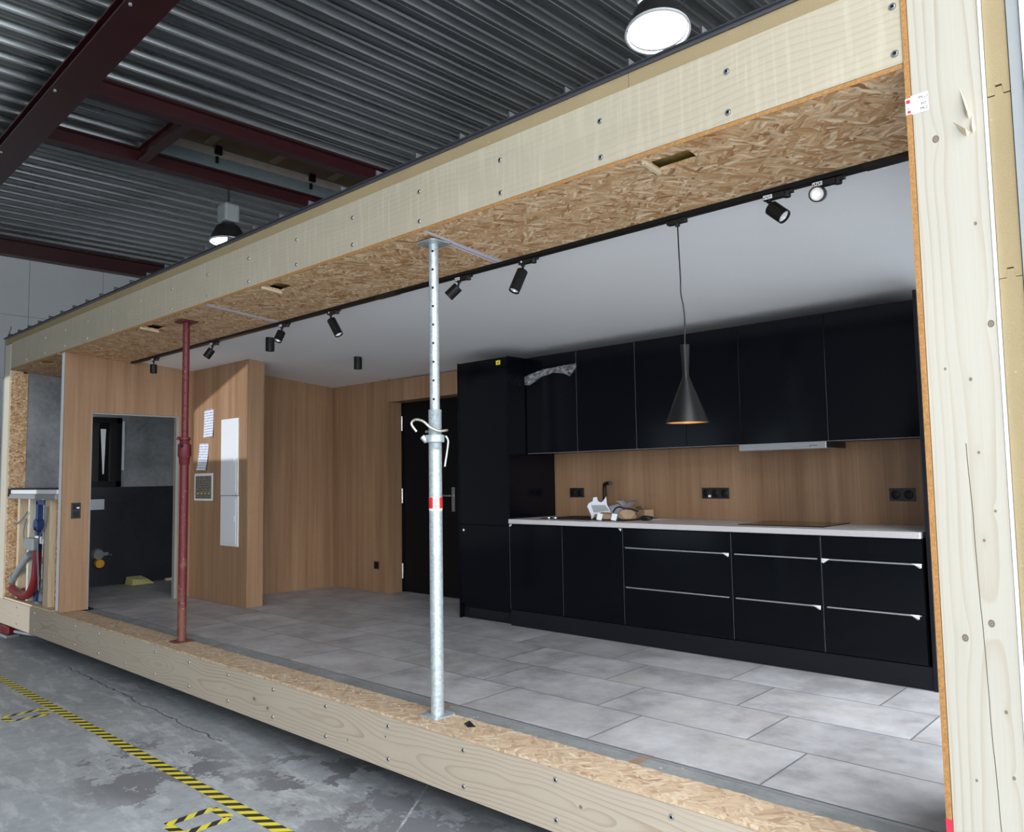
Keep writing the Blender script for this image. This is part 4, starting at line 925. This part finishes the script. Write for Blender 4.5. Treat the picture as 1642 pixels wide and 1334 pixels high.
obj('foot', PIPE_GREY, [('c', (0.0, 0, 0.0), (0.0, 0, 0.25), 0.012, None, 10), ('b', -0.04, 0.16, -0.05, 0.05, 0.0, 0.012)], bf)
tag(obj('junction_box', PIPE_GREY, [('b', -9.93, -9.64, 2.80, 2.86, 0.57, 0.70)], bevel=0.008), 'small grey junction box hanging above the red pipe bend', 'box')
tag(obj('red_pipe', PIPE_RED, [('t', smooth_path([(-9.63, 2.845, 0.57), (-9.64, 2.845, 0.42), (-9.68, 2.845, 0.25), (-9.80, 2.842, 0.12), (-9.96, 2.84, 0.065), (-10.16, 2.84, 0.062), (-10.45, 2.84, 0.10)], 7), 0.045, 16)], smooth=True), 'thick dark red bent drain pipe in the open wall frame', 'pipe')
tag(obj('red_pipe', PIPE_RED, [('t', smooth_path([(-10.0, 2.93, 0.05), (-10.2, 2.93, 0.045), (-10.48, 2.93, 0.09)], 6), 0.044, 16)], smooth=True), 'short red pipe behind the dark red bend on the floor plate', 'pipe')
tag(obj('grey_pipe', PIPE_GREY, [('t', smooth_path([(-9.86, 2.84, 0.52), (-10.1, 2.84, 0.40), (-10.44, 2.84, 0.20)], 6), 0.036, 16), ('t', [(-10.37, 2.84, 0.245), (-10.45, 2.84, 0.195)], 0.046, 16)], smooth=True), 'slanting grey plastic pipe in the open wall frame', 'pipe')
tag(obj('pipe_elbow', PIPE_GREY, [('t', smooth_path([(-9.62, 2.90, 0.03), (-9.60, 2.90, 0.12), (-9.52, 2.90, 0.16), (-9.45, 2.90, 0.16)], 6), 0.035, 14)], smooth=True), 'small grey pipe elbow near the bottom of the wide stud', 'pipe')
for pts, lab in (([(-9.95, 2.83, 0.98), (-10.2, 2.84, 0.88), (-10.45, 2.85, 0.83)], 'thin grey cable looping across the two left studs'),
                 ([(-10.0, 2.835, 0.90), (-10.09, 2.835, 0.75), (-10.0, 2.835, 0.62), (-9.92, 2.835, 0.60)], 'thin grey cable dropping to the junction box'),
                 ([(-9.26, 2.82, 1.05), (-9.32, 2.82, 0.85), (-9.50, 2.82, 0.72), (-9.54, 2.82, 0.60), (-9.50, 2.82, 0.35), (-9.47, 2.82, 0.16)], 'grey cable hanging down the wide stud')):
    tag(obj('loose_cable', CABLE_GREY, [('t', smooth_path(pts), 0.008)], smooth=True), lab, 'cable', 'loose cables in the wall frame')

# ------------------------------------------------------------------ kitchen
S = [-4.745, -4.155, -3.553, -2.647, -2.022, -1.420]
YF, YB = 5.09, 5.715
tc = thing('tall_cabinet', 'tall black gloss cabinet left of the worktop', 'cabinet', (-5.06, YF, 0.0))
TX0, TX1 = -0.31, 0.31
obj('body', BLACK_GLOSS, [('b', TX0, TX1, 0.022, YB - YF, 0.10, 2.352)], tc, bevel=0.002)
obj('side_panel', BLACK_GLOSS, [('b', TX0 - 0.016, TX0 - 0.001, 0.0, YB - YF, 0.0, 2.352)], tc)
obj('side_panel', BLACK_GLOSS, [('b', TX1 + 0.001, TX1 + 0.014, 0.0, YB - YF, 0.915, 2.352)], tc)
obj('door', BLACK_GLOSS, [('b', TX0 + 0.002, TX1 - 0.002, 0.0, 0.020, 0.856, 2.348)], tc, bevel=0.002)
dl = obj('door', BLACK_GLOSS, [('b', TX0 + 0.002, TX1 - 0.002, 0.0, 0.020, 0.135, 0.850)], tc, bevel=0.002)
obj('bumper', TAB_WHITE, [('c', (TX0 + 0.05, -0.004, 0.80), (TX0 + 0.05, 0.0, 0.80), 0.011, None, 12)], dl)
obj('plinth', BLACK_PLINTH, [('b', TX0, TX1, 0.045, 0.06, 0.0, 0.10)], tc)
obj('vent_grille', BLACK_PLASTIC, [('b', TX0 + 0.08, TX1 - 0.06, 0.040, 0.045, 0.03 + i * 0.016, 0.038 + i * 0.016) for i in range(4)], tc)
ys = obj('sticker', YELLOW_STICK, [('b', 0.183, 0.235, -0.0012, -0.0001, 2.285, 2.325)], tc); ys['label'] = 'small yellow warning sticker'
obj('print', BLACK_INK, [('p', [(0.200, 2.296), (0.218, 2.296), (0.209, 2.314)], 1, -0.0018, -0.0012)], ys)

def handle(par, x0, x1, z, tabs):
    h = obj('handle', ALU, [('b', x0, x1, -0.014, 0.0, z - 0.0022, z + 0.0022), ('b', x0, x1, -0.015, -0.012, z - 0.006, z + 0.0022)], par)
    for (tx, s) in tabs:
        obj('film_tab', TAB_WHITE, [('q', [(tx, -0.016, z + 0.004), (tx + 0.055 * s, -0.018, z + 0.003), (tx, -0.022, z - 0.020), (tx + 0.012 * s, -0.012, z - 0.026), (tx + 0.02 * s, -0.024, z - 0.008)], [(0, 1, 4), (0, 4, 2), (2, 4, 3), (3, 4, 1), (0, 2, 3), (0, 3, 1)])], h)
    return h
def base_unit(i, label, drawers):
    x0, x1 = S[i], S[i + 1]; cx = (x0 + x1) / 2; w = (x1 - x0) / 2
    t = thing('base_cabinet' if not drawers else 'drawer_cabinet', label, 'cabinet', (cx, YF, 0.0), 0, 'black base cabinets under the worktop')
    obj('body', BLACK_PLINTH, [('b', -w + 0.001, w - 0.001, 0.022, YB - YF, 0.135, 0.872)], t)
    obj('edge_seam', ALU, [('b', -w + 0.0003, -w + 0.0013, 0.001, 0.02, 0.14, 0.865)], t)
    if not drawers:
        dd = obj('door', BLACK_GLOSS, [('b', -w + 0.0025, w - 0.0025, 0.0, 0.020, 0.139, 0.868)], t, bevel=0.002)
        for tx, s in drawers or (((-w + 0.006, 1),) if i == 0 else ((w - 0.006, -1),)):
            obj('film_tab', TAB_WHITE, [('q', [(tx, -0.002, 0.868), (tx + 0.03 * s, -0.004, 0.868), (tx, -0.012, 0.848), (tx + 0.01 * s, 0.0, 0.85)], [(0, 1, 2), (0, 2, 3), (1, 3, 2), (0, 3, 1)])], dd)
    else:
        zz = [(0.139, 0.428), (0.432, 0.727), (0.731, 0.868)]
        for k, (a, b) in enumerate(zz):
            dw = obj('drawer', BLACK_GLOSS, [('b', -w + 0.0025, w - 0.0025, 0.0, 0.020, a, b)], t, bevel=0.002)
            if k < 2: handle(dw, -w + 0.03, w - 0.02, b - 0.001, drawers[k])
    return t
w = lambda i: (S[i + 1] - S[i]) / 2
base_unit(0, 'black base cabinet with one door, directly right of the tall cabinet', None)
base_unit(1, 'black base cabinet with one door, under the sink', None)
base_unit(2, 'wide black drawer cabinet, widest of the three', [[], [(w(2) - 0.008, -1)]])
base_unit(3, 'black drawer cabinet under the hob', [[(w(3) - 0.008, -1)], []])
base_unit(4, 'black drawer cabinet at the right end of the worktop', [[(w(4) - 0.03, -1)], [(-w(4) + 0.008, 1), (w(4) - 0.004, -1)]])
tag(obj('plinth_board', BLACK_PLINTH, [('b', S[0], S[5] + 0.02, YF + 0.006, YF + 0.024, 0.0, 0.133)]), 'long black plinth board under the base cabinets', 'plinth')
tag(obj('worktop', COUNTER, [('b', S[0] + 0.016, S[5] - 0.002, 5.062, YB + 0.004, 0.876, 0.914)], bevel=0.002), 'long pale grey kitchen worktop', 'worktop')
skn = thing('sink', 'black inset sink with drainer in the worktop', 'sink', (-4.02, 5.46, 0.914))
obj('rim', SINK_BLACK, [('b', -0.48, 0.40, -0.24, -0.20, 0, 0.007), ('b', -0.48, 0.40, 0.18, 0.24, 0, 0.006), ('b', -0.48, -0.05, -0.20, 0.18, 0, 0.006), ('b', 0.36, 0.40, -0.20, 0.18, 0, 0.007)], skn, bevel=0.002)
obj('basin', SINK_BLACK, [('b', -0.05, 0.36, -0.20, 0.18, 0.0005, 0.002)], skn)
obj('drainer_ribs', SINK_BLACK, [('b', -0.44, -0.10, -0.15 + i * 0.05, -0.135 + i * 0.05, 0.006, 0.009) for i in range(6)], skn)
obj('waste_knob', CHROME, [('c', (-0.40, -0.215, 0.007), (-0.40, -0.215, 0.016), 0.022, None, 16), ('c', (-0.33, -0.215, 0.007), (-0.33, -0.215, 0.016), 0.022, None, 16)], skn, smooth=True)
tp = thing('kitchen_tap', 'black angled kitchen tap behind the sink', 'tap', (-4.105, 5.63, 0.921))
obj('base', BLACK_MATT, [('c', (0, 0, 0), (0, 0, 0.06), 0.026, 0.022, 20)], tp, smooth=True)
obj('spout', BLACK_MATT, [('t', smooth_path([(0, 0, 0.05), (0, 0, 0.2), (0.002, -0.002, 0.262), (0.016, -0.012, 0.284), (0.06, -0.05, 0.290), (0.155, -0.125, 0.292)], 6), 0.017, 16)], tp, smooth=True)
obj('lever', BLACK_MATT, [('c', (0, 0, 0.04), (0.06, -0.02, 0.055), 0.008, None, 12)], tp, smooth=True)
hob = thing('hob', 'black glass hob set in the worktop below the hood', 'hob', (-2.36, 5.47, 0.914))
obj('glass', GLASS_BLACK, [('b', -0.30, 0.30, -0.23, 0.26, 0.0, 0.006)], hob, bevel=0.002)
obj('edge_frame', BLACK_MATT, [('b', -0.303, 0.303, -0.233, -0.230, 0, 0.005), ('b', 0.30, 0.303, -0.23, 0.26, 0, 0.005), ('b', -0.303, -0.30, -0.23, 0.26, 0, 0.005)], hob)
tag(obj('paper_strip', WHITE_PAPER, [('q', [(-3.60, 5.36, 0.9152), (-3.50, 5.36, 0.9152), (-3.42, 5.66, 0.9152), (-3.50, 5.66, 0.9152), (-3.55, 5.5, 0.924)], [(0, 1, 4), (1, 2, 4), (2, 3, 4), (3, 0, 4), (3, 2, 1, 0)])]), 'flat pale strip lying on the worktop right of the sink', 'paper')
# packaging on the sink
sx, sy, sz = -4.17, 5.36, 0.921
pk = [(0, 0.075), (0.012, 0.098), (0.043, 0.115), (0.048, 0.142), (0.076, 0.145), (0.082, 0.115), (0.105, 0.105), (0.122, 0.115), (0.146, 0.150), (0.150, 0.09), (0.178, 0.03), (0.12, 0.03), (0.06, 0.0), (0.03, -0.02), (0.028, 0.01), (0.012, 0.05)]
pu = thing('moulded_packaging', 'white notched packaging insert standing on the sink', 'packaging', (-3.925, 5.30, 0.921), math.radians(28))
pkk = [((u - 0.09) * 1.1, max(0, (v + 0.02)) * 1.1) for u, v in pk]
obj('panel', STYRO, [('p', pkk, 1, -0.006, 0.006)], pu, bevel=0.002)
obj('recess', PANEL_BOARD, [('p', [((u - 0.09) * 1.1, (v + 0.02) * 1.1) for u, v in ((0.03, 0.085), (0.138, 0.085), (0.165, 0.045), (0.05, 0.03))], 1, -0.0085, -0.0062)], pu)
def crumple(name, mat, sx_, sy_, sz_, loc, seed, label, cat):
    random.seed(seed); bm = bmesh.new(); bmesh.ops.create_icosphere(bm, subdivisions=2, radius=1.0)
    for v in bm.verts:
        k = random.uniform(0.72, 1.15); v.co = Vector((v.co.x * sx_ * k, v.co.y * sy_ * k, max(0.0, v.co.z * sz_ * k + sz_ * 0.75)))
    me = bpy.data.meshes.new(name); bm.to_mesh(me); bm.free(); me.materials.append(mat)
    o = bpy.data.objects.new(name, me); COL.objects.link(o); o.location = loc; return tag(o, label, cat)
crumple('crumpled_paper', KRAFT, 0.11, 0.05, 0.035, (-3.83, 5.262, 0.921), 3, 'crumpled brown paper in front of the white packaging insert', 'paper')
crumple('crumpled_paper', KRAFT, 0.085, 0.06, 0.05, (-3.655, 5.30, 0.921), 5, 'crumpled brown paper at the right front of the sink', 'paper')
bxo = thing('cardboard_box', 'open brown cardboard box on the right of the sink', 'box', (-3.63, 5.53, 0.921), math.radians(-20))
obj('body', KRAFT, [('b', -0.055, 0.055, -0.045, 0.045, 0.0, 0.075)], bxo, bevel=0.002)
obj('flap', KRAFT, [('q', [(-0.055, -0.045, 0.075), (0.055, -0.045, 0.075), (0.075, -0.10, 0.11), (-0.02, -0.085, 0.10), (-0.055, -0.045, 0.078), (0.055, -0.045, 0.078), (0.075, -0.10, 0.113), (-0.02, -0.085, 0.103)], [(0, 1, 2, 3), (4, 7, 6, 5), (0, 4, 5, 1), (1, 5, 6, 2), (2, 6, 7, 3), (3, 7, 4, 0)])], bxo)
v = []; n = 8
for i in range(n + 1):
    u = i / n
    for y in (0, 0.1): v.append((-0.09 + 0.19 * u, y + 0.02 * math.sin(3 * u), 0.065 + 0.045 * abs(math.cos(math.pi * (u + 0.02))) + 0.006 * math.sin(9 * u)))
m = len(v); v += [(a, b, c + 0.002) for a, b, c in v]
f = [(2 * i, 2 * i + 1, 2 * i + 3, 2 * i + 2) for i in range(n)] + [(m + 2 * i + 2, m + 2 * i + 3, m + 2 * i + 1, m + 2 * i) for i in range(n)]
tag(obj('leaflet', LEAFLET, [('q', v, f)], loc=(-3.755, 5.385, 0.955)), 'folded grey leaflet lying open on top of the packing paper', 'leaflet')
tag(obj('crumpled_bag', LEAFLET, [('q', [(-0.12, -0.05, 0), (0.10, -0.05, 0), (0.12, 0.06, 0), (-0.12, 0.06, 0), (-0.08, 0, 0.10), (0.02, -0.01, 0.12), (0.09, 0.02, 0.08)], [(3, 2, 1, 0), (0, 1, 5, 4), (1, 2, 6, 5), (2, 3, 4, 6), (3, 0, 4), (4, 5, 6)])], loc=(-3.86, 5.46, 0.921)), 'grey plastic bag heap behind the crumpled brown paper', 'bag')
tag(obj('black_cable', BLACK_PLASTIC, [('t', smooth_path([(-3.83, 5.36, 0.975), (-3.80, 5.36, 1.01), (-3.76, 5.36, 1.02), (-3.70, 5.36, 1.005), (-3.65, 5.37, 1.005), (-3.60, 5.385, 0.985)]), 0.006)], smooth=True), 'black cable curling over the packing paper', 'cable')
crumple('black_cloth', BLACK_PLASTIC, 0.07, 0.035, 0.024, (-3.52, 5.37, 0.917), 9, 'crumpled black cloth on the worktop at the right end of the sink', 'cloth')
for (dx, lab) in ((-0.02, 'small white tag on the brown paper near the packaging insert'), (0.09, 'small white tag standing between the two brown papers')):
    o = obj('paper_tag', WHITE_PAPER, [('b', -0.022, 0.022, -0.001, 0.001, 0, 0.055)], loc=(-3.83 + dx * 1.3, 5.20, 0.921)); o.rotation_euler = (-0.35, 0.15, 0.3); tag(o, lab, 'tag', 'paper tags on the sink')

# wall cabinets
UY = 5.325
ul = ['black wall cabinet next to the tall cabinet, with clear film stuck on it', 'black wall cabinet above the sink', 'wide black wall cabinet behind the pendant lamp, widest of the row',
      'black wall cabinet above the hood', 'black wall cabinet at the right end of the row']
US = [-4.728, -4.155, -3.556, -2.652, -2.025, -1.420]
for i in range(5):
    x0, x1 = US[i], US[i + 1]; cx = (x0 + x1) / 2; hw = (x1 - x0) / 2
    t = thing('wall_cabinet', ul[i], 'cabinet', (cx, UY, 1.487), 0, 'black wall cabinets')
    obj('body', BLACK_PLINTH, [('b', -hw + 0.001, hw - 0.001, 0.022, YB - UY + 0.004, 0.002, 0.865)], t)
    obj('bottom_light_strip', PANEL_BOARD, [('b', -hw + 0.002, hw - 0.002, 0.004, 0.03, -0.003, 0.0015)], t)
    obj('edge_seam', ALU if i in (1, 2) else BLACK_PLINTH, [('b', -hw + 0.0003, -hw + 0.0013, 0.001, 0.02, 0.0, 0.86)], t)
    if i == 2:
        obj('door', BLACK_GLOSS, [('b', -hw + 0.0025, -0.0015, 0, 0.02, 0.0, 0.866)], t, bevel=0.002); obj('door', BLACK_GLOSS, [('b', 0.0015, hw - 0.0025, 0, 0.02, 0.0, 0.866)], t, bevel=0.002)
    else: obj('door', BLACK_GLOSS, [('b', -hw + 0.0025, hw - 0.0025, 0, 0.02, 0.0, 0.866)], t, bevel=0.002)
hood = thing('range_hood', 'flat stainless pull-out hood under the wall cabinets', 'hood', (-2.34, UY, 1.487))
obj('front_bar', STAINLESS, [('b', -0.312, 0.312, -0.045, 0.0, -0.05, -0.004)], hood, bevel=0.002)
obj('body', STAINLESS, [('b', -0.30, 0.312, 0.0, 0.30, -0.045, -0.006)], hood)
obj('end_cap', BLACK_PLASTIC, [('b', 0.312, 0.317, -0.044, 0.29, -0.046, -0.006)], hood)
text_mesh('brand_mark', 'gorenje', 0.018, BLACK_INK, hood, (0.225, -0.0455, -0.027), (math.pi / 2, 0, 0))
# crumpled film hanging from the first wall cabinet
random.seed(12); v = []; f = []; NX, NZ = 18, 5
top = [2.185, 2.20, 2.215, 2.222, 2.228, 2.228, 2.236, 2.238, 2.240, 2.243]; bot = [2.11, 2.10, 2.12, 2.165, 2.17, 2.185, 2.18, 2.165, 2.135, 2.205]
for i in range(NX + 1):
    u = i / NX * 9; k = min(8, int(u)); fr = u - k
    zt_ = top[k] * (1 - fr) + top[k + 1] * fr; zb_ = bot[k] * (1 - fr) + bot[k + 1] * fr
    for j in range(NZ + 1):
        v.append((-4.74 + 0.60 * i / NX, UY - 0.004 - abs(random.gauss(0, 0.011)), zb_ + (zt_ - zb_) * j / NZ))
for i in range(NX):
    for j in range(NZ): a = i * (NZ + 1) + j; f.append((a, a + NZ + 1, a + NZ + 2, a + 1))
tag(obj('film_scrap', FILM, [('q', v, f)]), 'crumpled clear film hanging on the wall cabinet beside the tall cabinet', 'film')
